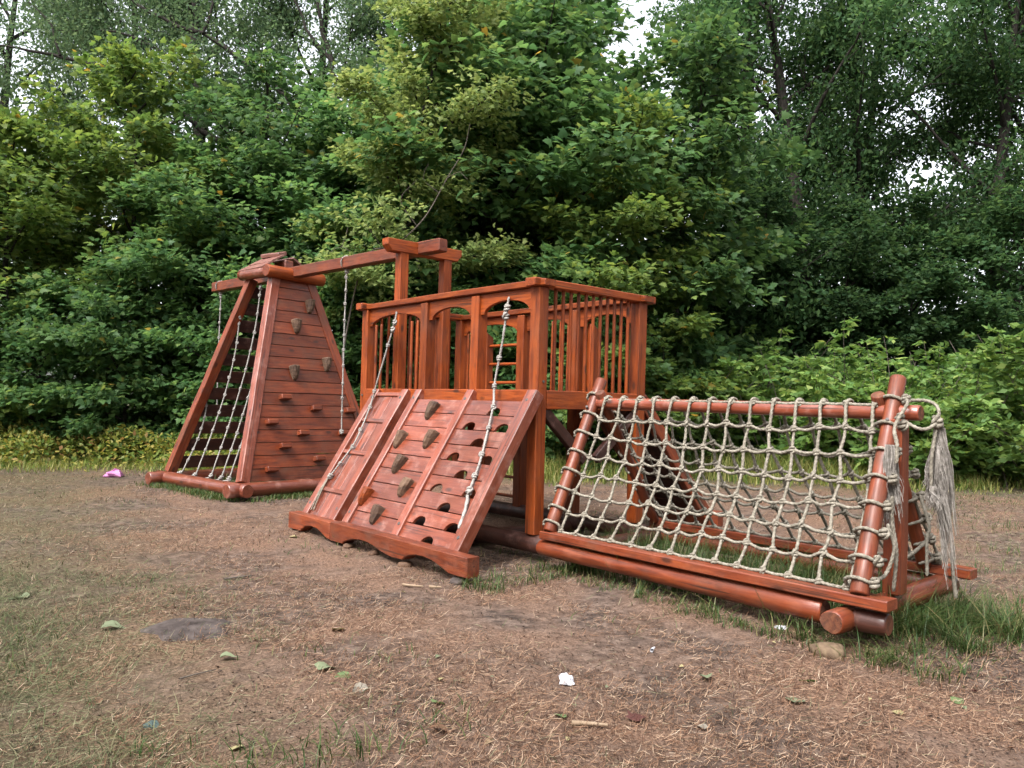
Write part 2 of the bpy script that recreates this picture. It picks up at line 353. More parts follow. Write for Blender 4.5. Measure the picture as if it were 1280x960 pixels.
# ------------------------------------------------------------------ ground
def build_ground():
    n = 420
    t = np.linspace(-1, 1, n)
    k = 6.2
    ax = np.sinh(t * k) / np.sinh(k) * 260 ; ay = np.sinh(t * k) / np.sinh(k) * 260 + 5.5
    # keep the near part fine: blend with a linear law
    ax = ax + t * 6; ay = ay + t * 6
    X, Y = np.meshgrid(ax, ay, indexing='xy')
    Z = gz(X, Y)
    V = np.stack([X, Y, Z], -1).reshape(-1, 3)
    i, j = np.meshgrid(np.arange(n - 1), np.arange(n - 1), indexing='ij')
    f = np.stack([i * n + j, i * n + j + 1, (i + 1) * n + j + 1, (i + 1) * n + j], -1).reshape(-1, 4)
    mt, nt, b, out = newmat('trampled_soil'); L = nt.links
    tc = N(nt, 'ShaderNodeTexCoord')
    nA = N(nt, 'ShaderNodeTexNoise', Scale=.75, Detail=5.0, Roughness=.6, Distortion=.4); L.new(tc.outputs['Object'], nA.inputs['Vector'])
    nB = N(nt, 'ShaderNodeTexNoise', Scale=9.0, Detail=9.0, Roughness=.72); L.new(tc.outputs['Object'], nB.inputs['Vector'])
    nC = N(nt, 'ShaderNodeTexNoise', Scale=55.0, Detail=6.0, Roughness=.7); L.new(tc.outputs['Object'], nC.inputs['Vector'])
    soil = ramp(nt, [(.36, (.029, .021, .017)), (.49, (.084, .058, .046)), (.61, (.165, .119, .094))]); L.new(nB.outputs[0], soil.inputs[0])
    dry = ramp(nt, [(.36, (.055, .031, .021)), (.5, (.15, .087, .058)), (.63, (.26, .168, .115))]); L.new(nC.outputs[0], dry.inputs[0])
    mk = ramp(nt, [(.40, (0, 0, 0)), (.62, (1, 1, 1))]); L.new(nA.outputs[0], mk.inputs[0])
    mx = N(nt, 'ShaderNodeMixRGB'); L.new(mk.outputs[0], mx.inputs[0]); L.new(soil.outputs[0], mx.inputs[1]); L.new(dry.outputs[0], mx.inputs[2])
    # turf beyond the trampled yard and in the near left corner
    ge = N(nt, 'ShaderNodeNewGeometry'); sp = N(nt, 'ShaderNodeSeparateXYZ'); L.new(ge.outputs['Position'], sp.inputs[0])
    turf = ramp(nt, [(.3, (.026, .027, .012)), (.5, (.060, .060, .025)), (.7, (.11, .10, .05))]); L.new(nC.outputs[0], turf.inputs[0])
    far = N(nt, 'ShaderNodeMapRange'); far.inputs[1].default_value = 13.6; far.inputs[2].default_value = 15.6; L.new(sp.outputs[1], far.inputs[0])
    lc = N(nt, 'ShaderNodeMath', operation='ADD'); L.new(sp.outputs[0], lc.inputs[0])
    hy = N(nt, 'ShaderNodeMath', operation='MULTIPLY'); hy.inputs[1].default_value = .55; L.new(sp.outputs[1], hy.inputs[0]); L.new(hy.outputs[0], lc.inputs[1])
    near = N(nt, 'ShaderNodeMapRange'); near.inputs[1].default_value = 1.5; near.inputs[2].default_value = -.4; L.new(lc.outputs[0], near.inputs[0])
    nm = N(nt, 'ShaderNodeMath', operation='MULTIPLY'); L.new(near.outputs[0], nm.inputs[0]); nm.inputs[1].default_value = .55
    sm = N(nt, 'ShaderNodeMath', operation='MAXIMUM'); L.new(far.outputs[0], sm.inputs[0]); L.new(nm.outputs[0], sm.inputs[1])
    sh = N(nt, 'ShaderNodeMath', operation='MULTIPLY'); L.new(sm.outputs[0], sh.inputs[0])
    pm = ramp(nt, [(.3, (.35, .35, .35)), (.6, (1, 1, 1))]); L.new(nA.outputs[0], pm.inputs[0]); L.new(pm.outputs[0], sh.inputs[1])
    mx2 = N(nt, 'ShaderNodeMixRGB'); L.new(sh.outputs[0], mx2.inputs[0]); L.new(mx.outputs[0], mx2.inputs[1]); L.new(turf.outputs[0], mx2.inputs[2])
    L.new(mx2.outputs[0], b.inputs['Base Color']); b.inputs['Roughness'].default_value = .95; b.inputs['Specular IOR Level'].default_value = .2
    am = N(nt, 'ShaderNodeMath', operation='ADD'); L.new(nB.outputs[0], am.inputs[0]); L.new(nC.outputs[0], am.inputs[1])
    bp = N(nt, 'ShaderNodeBump', Strength=.7, Distance=.02); L.new(am.outputs[0], bp.inputs['Height']); L.new(bp.outputs[0], b.inputs['Normal'])
    o = link_mesh('ground', mesh_np('ground', V, f, True), mt); o['kind'] = 'structure'
build_ground()

# ------------------------------------------------------------------ play tower
L_, W_, PW = 3.2916, 1.6029, 0.130
ZP, ZT = 1.645, 2.64
def vbeam(name, u, v, z0, z1, mat, parent, w=PW, d=PW, cut1=0.0, up=None):
    return beam(name, T(u, v, z0), T(u, v, z1), d, w, mat, parent, up=(up or DU), cut1=cut1)
tower = thing('play_tower', 'open wooden play tower with arched railing bays and slim balusters on a raised deck', 'play tower', T(L_ / 2, W_ / 2, .05))
POSTS = [PW / 2, 1.003, 1.934, L_ - PW / 2]
for u in POSTS:
    for v in (PW / 2, W_ - PW / 2):
        vbeam('post', u, v, .26 if u < .5 else .2, ZT if u in (POSTS[0], POSTS[3]) else ZT - .015, M_TOWER, tower)
# base logs under the posts
for v in (PW / 2, W_ - PW / 2):
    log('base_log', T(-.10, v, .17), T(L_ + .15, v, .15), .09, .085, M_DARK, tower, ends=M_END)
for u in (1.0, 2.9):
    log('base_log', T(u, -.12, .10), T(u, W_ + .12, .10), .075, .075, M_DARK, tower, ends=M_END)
# deck beams
BH = .185
def deckbeam(a, b, **k): beam('deck_beam', a, b, .06, BH, M_TOWER, tower)
zb = ZP - BH / 2
deckbeam(T(PW, .03, zb), T(L_ - PW, .03, zb)); deckbeam(T(PW, W_ - .03, zb), T(L_ - PW, W_ - .03, zb))
deckbeam(T(.03, PW, zb), T(.03, W_ - PW, zb)); deckbeam(T(L_ - .03, PW, zb), T(L_ - .03, W_ - PW, zb))
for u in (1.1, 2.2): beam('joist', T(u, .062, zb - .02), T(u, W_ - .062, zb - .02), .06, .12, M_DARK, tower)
npk = 24
for i in range(npk):
    u = .07 + (L_ - .14) * (i + .5) / npk
    beam('deck_plank', T(u, .064, ZP - .04), T(u, W_ - .064, ZP - .04), (L_ - .14) / npk - .012, .032, M_DARK if i % 3 == 0 else M_RED, tower, ch=.004)
# hand rails: two long ones under, two cross ones
RH = .065
beam('handrail', T(-.085, .06, ZT + RH / 2), T(L_ + .12, .06, ZT + RH / 2), .15, RH, M_TOWER, tower)
beam('handrail', T(-.085, W_ - .06, ZT + RH / 2), T(L_ + .12, W_ - .06, ZT + RH / 2), .15, RH, M_TOWER, tower)
beam('handrail', T(.05, -.085, ZT + RH / 2 + .004), T(.05, W_ + .12, ZT + RH / 2 + .004), .145, RH + .012, M_TOWER, tower)
beam('handrail', T(L_ - .05, -.085, ZT + RH / 2 + .004), T(L_ - .05, W_ + .12, ZT + RH / 2 + .004), .145, RH + .012, M_TOWER, tower)
# arched header boards
def arch(ua, ub, v, flip):
    n = 14; w = ub - ua; top = ZT - .004; sp = ZT - .215; cr = ZT - .095; inset = .055
    pts = [(0, top), (0, sp), (inset, sp)]
    for i in range(n + 1):
        a = math.pi * i / n
        pts.append((w / 2 - (w / 2 - inset) * math.cos(a), sp + (cr - sp) * math.sin(a)))
    pts += [(w - inset, sp), (w, sp), (w, top)]
    q = []
    for p in pts:
        if not q or (abs(p[0] - q[-1][0]) + abs(p[1] - q[-1][1])) > 1e-5: q.append(p)
    # local x along -u (from ub to ua), y up, z towards -v
    q = [(w - x, y) for x, y in q]
    q = q[::-1] if sum(q[i][0] * q[(i + 1) % len(q)][1] - q[(i + 1) % len(q)][0] * q[i][1] for i in range(len(q))) < 0 else q
    prism('arch_board', q, axes(T(ub, v, 0), -DU, DZ, -DV), .04, M_TOWER, tower)
ed = [(POSTS[0] + PW / 2, POSTS[1] - PW / 2), (POSTS[1] + PW / 2, POSTS[2] - PW / 2), (POSTS[2] + PW / 2, POSTS[3] - PW / 2)]
for (a, b_) in ed:
    arch(a, b_, .075, 1); arch(a, b_, W_ - .035, 1)
# balusters: turned sticks
def stick(u, v, z0=ZP, z1=ZT + .004, r=.019): log('baluster', T(u, v, z0 - .02), T(u, v, z1), r, r * .92, M_TOWER, tower, sides=8, wob=.05, up=DU)
for i in range(11): stick(.045, .255 + .108 * i)
for i in range(11): stick(L_ - .05, .255 + .108 * i)
for u in (3.03, 2.91, 2.24, 2.12): stick(u, .055, z1=ZT - .2)
for u in (.22, .33, .78, .88): stick(u, W_ - .05, z1=ZT - .19)
for u in (1.15, 1.28, 1.42, 1.55, 1.68, 1.79): stick(u, W_ - .05, z1=ZT - .10 - .02)
for u in (2.86, 3.0, 3.09): stick(u, W_ - .05, z1=ZT - .19)
# knee braces under the deck and dark panels below
beam('knee_brace', T(.06, .12, 1.47), T(.06, .72, .95), .07, .11, M_DARK, tower)
beam('knee_brace', T(.06, W_ - .12, 1.45), T(.06, W_ - .7, .95), .07, .11, M_DARK, tower)
for (u, v) in ((.065, -.002), (L_ - .065, -.002)):
    log('bolt', T(u, v + .01, ZP - .08), T(u, v - .012, ZP - .08), .014, .014, M_STEEL, tower, sides=8, wob=0)
log('bolt', T(.01, .075, ZP + .08), T(-.012, .075, ZP + .08), .014, .014, M_STEEL, tower, sides=8, wob=0)

# ladder on the far side
lad = thing('ladder', 'leaning wooden ladder with round rungs on the far side of the play tower', 'ladder', T(2.3, W_ + .6, .1))
LT, LB = (W_ + .04, 2.46), (W_ + .07, .12)
for u in (1.90, 2.78):
    d = (T(u, *LT) - T(u, *LB)).normalized()
    beam('stringer', T(u, *LB), T(u, *LT), .10, .12, M_TOWER, lad, up=DV, cut1=.07)
for i in range(9):
    t = .08 + .105 * i
    v = LB[0] + (LT[0] - LB[0]) * t; z = LB[1] + (LT[1] - LB[1]) * t
    log('rung', T(1.955, v, z), T(2.725, v, z), .02, .02, M_TOWER, lad, sides=8)
# solid ramp on the far side
rmp = thing('board_ramp', 'closed plank ramp sloping down from the far side of the play tower behind the net', 'ramp', T(.5, W_ + .7, .1))
RT_, RB_ = (W_ + .04, 1.60), (W_ + 1.32, .22)
for u in (.11, .84):
    beam('stringer', T(u, *RB_), T(u, *RT_), .09, .15, M_RED, rmp, up=DZ)
beam('grab_post', T(.84, W_ + .04, 1.5), T(.84, W_ + .04, 2.47), .10, .10, M_TOWER, rmp, up=DV, cut1=.07)
nr = 10
for i in range(nr):
    t = (i + .5) / nr
    v = RB_[0] + (RT_[0] - RB_[0]) * t; z = RB_[1] + (RT_[1] - RB_[1]) * t
    dd = (T(0, *RT_) - T(0, *RB_)).normalized()
    nrm = DU.cross(dd); nrm = nrm if nrm.z > 0 else -nrm
    p = T(.158, v, z) + nrm * .04; q = T(.792, v, z) + nrm * .04
    beam('plank', p, q, (T(0, *RT_) - T(0, *RB_)).length / nr - .008, .03, M_DARK, rmp, up=nrm, ch=.004)  # dark wood puts the shade under the ramp into the plank colour
beam('base_board', T(-.05, RB_[0] + .06, .2), T(1.0, RB_[0] + .06, .2), .12, .18, M_RED, rmp)

# ------------------------------------------------------------------ climbing wall and plank ramp leaning on the tower
SV, SZ = -.9 / 1.698, -1.44 / 1.698                       # unit vector down the slope (v, z)
DS = (DV * SV + DZ * SZ).normalized()
DN = (DV * (-1.44 / 1.698) + DZ * (.9 / 1.698)).normalized()   # outward normal of the slope
def WP(u, s, off=0.0): return T(u, -.05, 1.63) + DS * s + DN * off
def rail(name, ua, ub, s0, s1, th, mat, parent, off=0.0):
    uc = (ua + ub) / 2
    return beam(name, WP(uc, s1, off - th / 2), WP(uc, s0, off - th / 2), abs(ub - ua), th, mat, parent, up=DN)
wall = thing('climbing_wall', 'wide slanted plank climbing wall with wedge holds and rows of half-round holes', 'climbing wall', T(1.0, -.6, .05))
WR = {}
WR[.03] = rail('side_rail', -.04, .095, -.02, 1.70, .12, M_WALL, wall)
WR[.98] = rail('middle_rail', .925, 1.034, -.02, 1.70, .12, M_WALL, wall)
WR[1.93] = rail('side_rail', 1.872, 1.982, -.02, 1.70, .12, M_WALL, wall)
PIT = .1765
lines = [.095] + [.271 + PIT * i for i in range(9)]
HOLES = [(.463, 0), (.73, 1), (.225, 1), (.475, 2), (.73, 3), (.225, 3), (.475, 4), (.735, 5), (.225, 5), (.475, 6), (.735, 7), (.228, 7), (.475, 8)]
def wall_plank(ua, ub, s0, s1, holes):
    """plank lying across; half-round holes are cut out of its lower edge"""
    s0 += .004; s1 -= .004
    pts = [(ua, s0), (ub, s0), (ub, s1)]
    for hu in sorted(holes, reverse=True):
        w, hh = .092, .085
        pts.append((hu + w, s1))
        for i in range(1, 10):
            a = math.pi * i / 10
            skew = .018 * math.sin(a)
            pts.append((hu + w * math.cos(a) - skew, s1 - hh * math.sin(a) ** .8))
        pts.append((hu - w, s1))
    pts.append((ua, s1))
    o = WP(0, 0, -.058 + rnd.uniform(-.002, .002))
    # local x = -u, y = up the slope
    q = [(-u, -s) for u, s in pts]
    A = sum(q[i][0] * q[(i + 1) % len(q)][1] - q[(i + 1) % len(q)][0] * q[i][1] for i in range(len(q)))
    if A < 0: q = q[::-1]
    prism('plank', q, axes(o, -DU, -DS, DN), .028, M_WALL, wall, ch=.003)
for i in range(9):
    wall_plank(.097, .923, lines[i], lines[i + 1], [h[0] for h in HOLES if h[1] == i])
for i in range(9):
    wall_plank(1.036, 1.870, lines[i], lines[i + 1] if i < 8 else 1.672, [])
def wedge(name, C, X, Y, Nn, w, h, d, mat, parent):
    """wedge-shaped hold split from round wood: broad and proud at the top, running to a point below"""
    rows = [(0, .92, .92), (.08, 1.04, 1.05), (.4, .90, .95), (.72, .68, .74), (.93, .50, .45), (1, .38, .2)]
    n = 9; V = []; ph = rnd.uniform(0, 6)
    for (t, ww, dd) in rows:
        for j in range(n):
            a = math.pi * j / (n - 1)
            k = 1 + .07 * math.sin(5 * a + ph + 4 * t)
            V.append(C + X * (math.cos(a) * w / 2 * ww * k + .02 * t * math.sin(ph)) - Y * (t * h) + Nn * (math.sin(a) ** .6 * d * dd * k if 0 < j < n - 1 else -.004))
    Fc = [tuple(range(n - 1, -1, -1)), tuple(range((len(rows) - 1) * n, len(rows) * n))]
    for k in range(len(rows) - 1):
        for j in range(n - 1): Fc.append((k * n + j, k * n + j + 1, (k + 1) * n + j + 1, (k + 1) * n + j))
    o0 = pw(parent)
    # store in a frame whose x runs along the grain
    o = link_mesh(name, mesh_np(name, [v - o0 for v in V], Fc), mat, parent)
    return o
for (u, s) in [(1.46, .163), (1.75, .545), (1.20, .512), (1.505, .838), (1.195, 1.079), (1.80, 1.255), (1.44, 1.421)]:
    wedge('hold', WP(u, s, -.031), DU, -DS + DU * rnd.uniform(-.35, -.1), DN, .135, .195, .085, M_BARK if abs(u - 1.80) > .01 else M_TOWER, wall)
for u in (.03, .98, 1.93):
    for s in (.10, 1.55):
        log('bolt', WP(u, s, -.008), WP(u, s, .006), .019, .017, M_STEEL, WR[u], sides=10, wob=0)
def base_board(parent, ua, ub, prof, ztop, vf, dep):
    pts = [(ua, ztop)] + prof + [(ub, ztop)]
    q = [(-u, z) for u, z in pts]
    A = sum(q[i][0] * q[(i + 1) % len(q)][1] - q[(i + 1) % len(q)][0] * q[i][1] for i in range(len(q)))
    if A < 0: q = q[::-1]
    prism('base_board', q, axes(T(0, vf + dep, 0), -DU, DZ, -DV), dep, M_RED, parent, ch=.008)
prof_w = [(-.37, .055), (-.219, .05), (-.12, .052), (-.057, .070), (.04, .10), (.137, .122), (.27, .133), (.388, .127), (.48, .108), (.543, .085), (.60, .050), (.758, .045), (.86, .052), (.988, .072), (1.10, .100), (1.23, .118), (1.36, .120), (1.48, .106), (1.58, .085), (1.673, .055), (1.70, .030), (1.955, .028)]
base_board(wall, -.37, 1.955, prof_w, .222, -1.08, .13)
narrow = thing('plank_ramp', 'narrow slanted plank ramp with thin cross cleats beside the climbing wall', 'ramp', T(2.5, -.6, .05))
WR[2.207] = rail('side_rail', 2.146, 2.268, -.02, 1.70, .15, M_WALL, narrow)
WR[2.83] = rail('side_rail', 2.775, 2.888, -.02, 1.70, .15, M_WALL, narrow)
for i in range(3):
    a = 2.27 + .503 * i / 3; b_ = 2.27 + .503 * (i + 1) / 3
    beam('plank', WP((a + b_) / 2, 1.68, -.05), WP((a + b_) / 2, .01, -.05), b_ - a - .006, .028, M_WALL, narrow, up=DN, ch=.003)
for s in (.05, .415, .85, 1.35):
    beam('cleat', WP(2.27, s, -.026), WP(2.773, s, -.026), .05, .03, M_WALL, narrow, up=DN, ch=.005)
for u in (2.207, 2.83):
    for s in (.10, 1.55): log('bolt', WP(u, s, -.008), WP(u, s, .006), .019, .017, M_STEEL, WR[u], sides=10, wob=0)
base_board(narrow, 1.962, 2.93, [(1.962, .036), (2.03, .036), (2.125, .07), (2.25, .108), (2.387, .118), (2.52, .10), (2.614, .05), (2.64, .03), (2.93, .03)], .212, -1.08, .13)

# ------------------------------------------------------------------ pyramid climber
D1 = (DU * .988 + DV * -.155).normalized(); D2 = (DU * .155 + DV * .988).normalized()
PC = T(5.25, -.67, .30); PS = 2.4; PSU = 2.06; PT = .31; PZ = 3.36
ctr = PC + D1 * (PSU / 2) + D2 * (PS / 2)
def corner(i, j): return PC + D1 * (PSU * i) + D2 * (PS * j)
def topc(i, j): return ctr + Vector((-.03, .02, .02)) + D1 * (PT * (2 * i - 1)) + D2 * (PT * (2 * j - 1)) + DZ * (PZ - .30)
pyr = thing('pyramid_climber', 'four-sided pyramid climbing tower with planked face and small log-trimmed roof', 'climbing tower', ctr - DZ * .2)
for (i, j) in ((0, 0), (1, 0), (0, 1), (1, 1)):
    up = (D1 * (1 - 2 * i) + D2 * 0)
    beam('rafter', corner(i, j), topc(i, j), .15, .13, M_WALL if (i, j) == (0, 0) else M_RED, pyr, up=-D1 if i == 0 else D1)
# base logs
zl = DZ * -.09
log('base_log', corner(0, 0) - D1 * .22 - D2 * .05 + zl, corner(1, 0) + D1 * .28 - D2 * .05 + zl, .095, .10, M_WALL, pyr, ends=M_WALL)
log('base_log', corner(0, 0) - D2 * .28 - D1 * .06 + zl, corner(0, 1) + D2 * .25 - D1 * .06 + zl, .10, .10, M_WALL, pyr, ends=M_WALL)
log('base_log', corner(1, 0) - D2 * .33 + D1 * .04 + zl, corner(1, 1) + D2 * .25 + D1 * .06 + zl, .10, .10, M_WALL, pyr, ends=M_WALL)
log('base_log', corner(0, 1) - D1 * .22 + zl, corner(1, 1) + D1 * .25 + zl, .10, .10, M_DARK, pyr, ends=M_WALL)
# planked face between corner (0,0) and (0,1)
def facept(a, t, off=0.0, A=(0, 0), B=(0, 1)):
    p = corner(*A).lerp(topc(*A), t); q = corner(*B).lerp(topc(*B), t)
    return p.lerp(q, a)
fn = (corner(0, 1) - corner(0, 0)).cross(topc(0, 0) - corner(0, 0)).normalized()
if fn.dot(D1) > 0: fn = -fn
fup = (facept(.5, 1) - facept(.5, 0)).normalized(); flen = (facept(.5, 1) - facept(.5, 0)).length
npl = 17
for k in range(npl):
    t0, t1 = (k + .02) / npl, (k + .98) / npl
    pts = []
    o = facept(.5, 0)
    for (a, t) in ((0, t0), (1, t0), (1, t1), (0, t1)):
        p = facept(a, t); p = p + D2 * (.045 if a == 0 else -.045)
        pts.append(((p - o).dot(-D2), (p - o).dot(fup)))
    A = sum(pts[i][0] * pts[(i + 1) % 4][1] - pts[(i + 1) % 4][0] * pts[i][1] for i in range(4))
    if A < 0: pts = pts[::-1]
    prism('plank', pts, axes(o + fn * (.012 + rnd.uniform(-.003, .003)), -D2, fup, (-D2).cross(fup)), .03 if (-D2).cross(fup).dot(fn) > 0 else -.03, M_RED, pyr, ch=.004)
# open slats on the two far faces
for (A, B) in (((0, 1), (1, 1)), ((1, 0), (1, 1))):
    for k in range(11):
        t = (k + .55) / 11.3
        p, q = facept(0, t, 0, A, B), facept(1, t, 0, A, B)
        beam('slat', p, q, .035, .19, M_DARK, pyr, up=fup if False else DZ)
HOLDS = [(.254, .862), (-.053, .751), (.439, .566), (-.186, .516)]
BLOCKS = [(-.412, .388), (.114, .336), (.76, .328), (-.686, .269), (-.167, .216), (.591, .215), (-.503, .157), (.071, .092), (-.768, .051)]
def fp(x, t): return facept(.5, t) + D2 * x + fn * .042
for (x, t) in HOLDS: wedge('hold', fp(x, t + .03), D2, fup + D2 * rnd.uniform(-.15, .15), fn, .15, .22, .10, M_BARK, pyr)
for (x, t) in BLOCKS:
    beam('step_block', fp(x - .09, t) + fn * .045, fp(x + .09, t) + fn * .045, .105, .075, M_RED, pyr, up=fup, ch=.012)
# trim logs round the top, little roof
tz = DZ * .06
log('trim_log', topc(0, 0) - D1 * .10 - D2 * .10 + tz, topc(1, 0) + D1 * .16 - D2 * .10 + tz, .085, .085, M_WALL, pyr, ends=M_WALL)
log('trim_log', topc(0, 0) - D2 * .21 - D1 * .08 + tz, topc(0, 1) + D2 * .22 - D1 * .08 + tz - DZ * .02, .098, .098, M_TOWER, pyr, ends=M_RED)
log('trim_log', topc(0, 1) - D1 * .10 + D2 * .10 + tz, topc(1, 1) + D1 * .16 + D2 * .10 + tz, .10, .10, M_RED, pyr, ends=M_RED)
tm = (topc(0, 0) + topc(1, 1)) / 2
beam('roof_board', tm - D1 * .22 - D2 * .38 + DZ * .19, tm + D1 * .46 - D2 * .38 + DZ * .17, .22, .025, M_ROOF, pyr, up=(DZ * .85 - D2 * .5).normalized())
beam('roof_board', tm - D1 * .22 - D2 * .20 + DZ * .31, tm + D1 * .42 - D2 * .20 + DZ * .29, .27, .028, M_ROOF, pyr, up=(DZ * .85 - D2 * .5).normalized())
beam('roof_board', tm - D1 * .24 + D2 * .40 + DZ * .17, tm + D1 * .42 + D2 * .40 + DZ * .17, .25, .03, M_ROOF, pyr, up=(DZ * .85 + D2 * .5).normalized())
beam('roof_board', tm - D1 * .20 + D2 * .19 + DZ * .30, tm + D1 * .38 + D2 * .19 + DZ * .30, .24, .03, M_ROOF, pyr, up=(DZ * .85 + D2 * .5).normalized())
beam('ridge_board', tm - D1 * .14 - D2 * .07 + DZ * .40, tm + D1 * .36 - D2 * .07 + DZ * .42, .17, .065, M_ROOF, pyr, up=(DZ * .95 - D2 * .3).normalized(), ch=.025)

# ------------------------------------------------------------------ overhead rope beam with its gantry
gan = thing('rope_beam', 'long squared overhead beam resting on a two-post gantry and on the pyramid roof', 'beam', T(3.1, .8, ZP))
GU = 3.17
for v in (.49, 1.18): vbeam('post', GU, v, ZP + .002, 3.44, M_TOWER, gan, w=.13, d=.13)
prism('crossbar', [(.07, -.08), (1.11, -.08), (1.18, 0), (1.18, .08), (0, .08), (0, 0)], axes(T(GU + .06, .22, 3.50), DV, DZ, DV.cross(DZ)), .14, M_TOWER, gan, ch=.008)
BN, BF = T(2.70, .80, 3.515), T(8.62, .10, 3.43)
beam('overhead_beam', BN, BF, .15, .165, M_RED, gan, ch=.012)
bt = lambda t: BN.lerp(BF, t)
beam('wedge_block', bt(.60) + DZ * .15, bt(.655) + DZ * .15, .16, .14, M_WALL, gan, ch=.015)

# ------------------------------------------------------------------ knotted ropes
def knot_geo(r, big=1.0):
    parts = []
    n = 30
    P = [Vector((r * 1.0 * math.cos(a) , r * 1.0 * math.sin(a), (a / (4 * math.pi) - .5) * r * 3.0)) * big for a in [4 * math.pi * i / n for i in range(n + 1)]]
    parts.append(rope_geo(P, r * .82 * big, pitch=r * 8, step=r * .9, prof=7, depth=.15))
    Q = [Vector((r * 1.7 * math.cos(a), r * .55 * math.sin(2 * a), r * 1.7 * math.sin(a))) * big for a in [math.pi * (-.6 + 1.2 * i / 10) for i in range(11)]]
    parts.append(rope_geo(Q, r * .75 * big, pitch=r * 8, step=r * .9, prof=7, depth=.15))
    return join_geo(parts)
KN = {}
def knot(p, r, mat, parent, d=None, big=1.0):
    key = (round(r, 4), mat.name, round(big, 2))
    if key not in KN:
        V, f = knot_geo(r, big); KN[key] = mesh_np('knot', V, f, True); KN[key].materials.append(mat)
    o = bpy.data.objects.new('knot', KN[key]); col.objects.link(o)
    d = (d or DZ).normalized()
    q = d.to_track_quat('Z', 'Y') @ Matrix.Rotation(rnd.uniform(0, 6.28), 3, 'Z').to_quaternion()
    setw(o, Matrix.Translation(p) @ q.to_matrix().to_4x4(), parent)
    return o
def tassel(name, top, L, w0, w1, n, mat, parent, lean=Vector((0, 0, 0)), th=.003, twist=.5):
    """bundle of untwisted, frayed fibres hanging from a point"""
    Vs, Fs, k = [], [], 0
    o0 = pw(parent) if parent is not None else Vector((0, 0, 0))
    cl = [(rnd.uniform(0, 6.28), rnd.random() ** .5, rnd.uniform(.55, 1.0), rnd.uniform(0, 6)) for _ in range(max(5, n // 22))]
    for i in range(n):
        ca, cr, cL, cp = rnd.choice(cl); a = ca + rnd.gauss(0, .22); rr = min(1.2, abs(cr + rnd.gauss(0, .10))); l = L * cL * rnd.uniform(.55, 1.0)
        m_ = 9; ph = cp + rnd.gauss(0, .35); wv = rnd.uniform(.6, 1.3) * .02
        pa = rnd.uniform(0, math.pi)
        for j in range(m_):
            t = j / (m_ - 1)
            w = w0 + (w1 - w0) * t ** .7
            p = top - o0 + Vector((math.cos(a + twist * t) * rr * w, math.sin(a + twist * t) * rr * w * .8, -l * t)) + lean * (t * l / L)
            p += Vector((math.sin(ph + 7 * t), math.cos(ph * 2 + 6 * t), 0)) * wv * t
            s = Vector((math.cos(pa), math.sin(pa), 0)) * th * (1 - .5 * t)
            Vs += [p - s, p + s]
            if j: Fs.append((k + 2 * j - 2, k + 2 * j - 1, k + 2 * j + 1, k + 2 * j))
        k += 2 * m_
    return link_mesh(name, mesh_np(name, np.array([tuple(v) for v in Vs]), np.array(Fs)), mat, parent)
def knotted(label, P, r, knots, mat, group=None, tas=None, loops=(), ends=()):
    t = thing('knotted_rope', label, 'rope', P[-1], group)
    rp = rope('rope', P, r, mat, t, pitch=r * 7, step=r * 1.2)
    pts = catmull(P, .02); n = len(pts)
    for k in knots:
        i = min(n - 2, max(1, int(k * (n - 1)))); knot(pts[i], r, mat, rp, pts[i + 1] - pts[i - 1], 1.0)
    for k in ends:
        i = min(n - 2, max(1, int(k * (n - 1)))); knot(pts[i], r, mat, rp, pts[i + 1] - pts[i - 1], 1.35)
    if tas: tassel('frayed_end', P[-1], tas[0], .012, tas[1], tas[2], mat, t, lean=tas[3] if len(tas) > 3 else Vector())
    return t
# from the overhead beam
def beam_rope(tt, z_end, label, n):
    c = bt(tt)
    P = [c - DZ * .085, c - DZ * .3, c - DZ * .9 + DU * .01, Vector((c.x, c.y, z_end + .3)), Vector((c.x + .01, c.y, z_end))]
    o = knotted(label, P, .0125, [.06 + .88 * i / n for i in range(n)], M_ROPE2, 'climbing ropes under the overhead beam', ends=(.02, .98))
    ring = [c + (DV * math.cos(a) * .095 + DZ * math.sin(a) * .105) for a in [math.pi * 2 * i / 16 - math.pi / 2 for i in range(17)]]
    rope('loop', ring, .011, M_ROPE2, o, pitch=.1, step=.02)
beam_rope(.345, .99, 'pale knotted climbing rope hanging between the pyramid and the play tower', 10)
beam_rope(.965, 1.25, 'pale knotted climbing rope hanging at the free end of the overhead beam past the pyramid', 8)
# on the climbing wall and on the ramp
A0 = T(.472, .02, 2.575)
PA = [A0, T(.472, .0, 2.46), T(.50, -.03, 2.1), T(.545, -.075, 1.70), WP(.455, .17, .02), WP(.36, .488, -.005), WP(.258, .79, -.005), WP(.217, 1.0, -.005), WP(.188, 1.14, .0)]
ra = knotted('white braided knotted rope lying down the climbing wall over its half-round holes', PA, .0145, [.30, .44, .555, .66, .80, .91], M_ROPE2, ends=(.05, .10, .985))
rope('frayed_end', [WP(.188, 1.14, .0), WP(.15, 1.22, -.005), WP(.117, 1.32, -.005), WP(.085, 1.47, -.005)], .019, M_ROPE2, ra, pitch=.3, depth=.3)
B0 = T(2.527, .02, 2.57)
PB = [B0, T(2.53, .0, 2.45), T(2.60, -.06, 2.1), T(2.68, -.12, 1.75), WP(2.735, .17, .02), WP(2.66, .50, .0), WP(2.62, .77, .0), WP(2.68, 1.04, .0), WP(2.745, 1.23, .0)]
rb = knotted('grey knotted rope lying down the narrow plank ramp', PB, .0125, [.20, .46, .56, .70, .80, .90], M_ROPE2, ends=(.07, .12, .985))
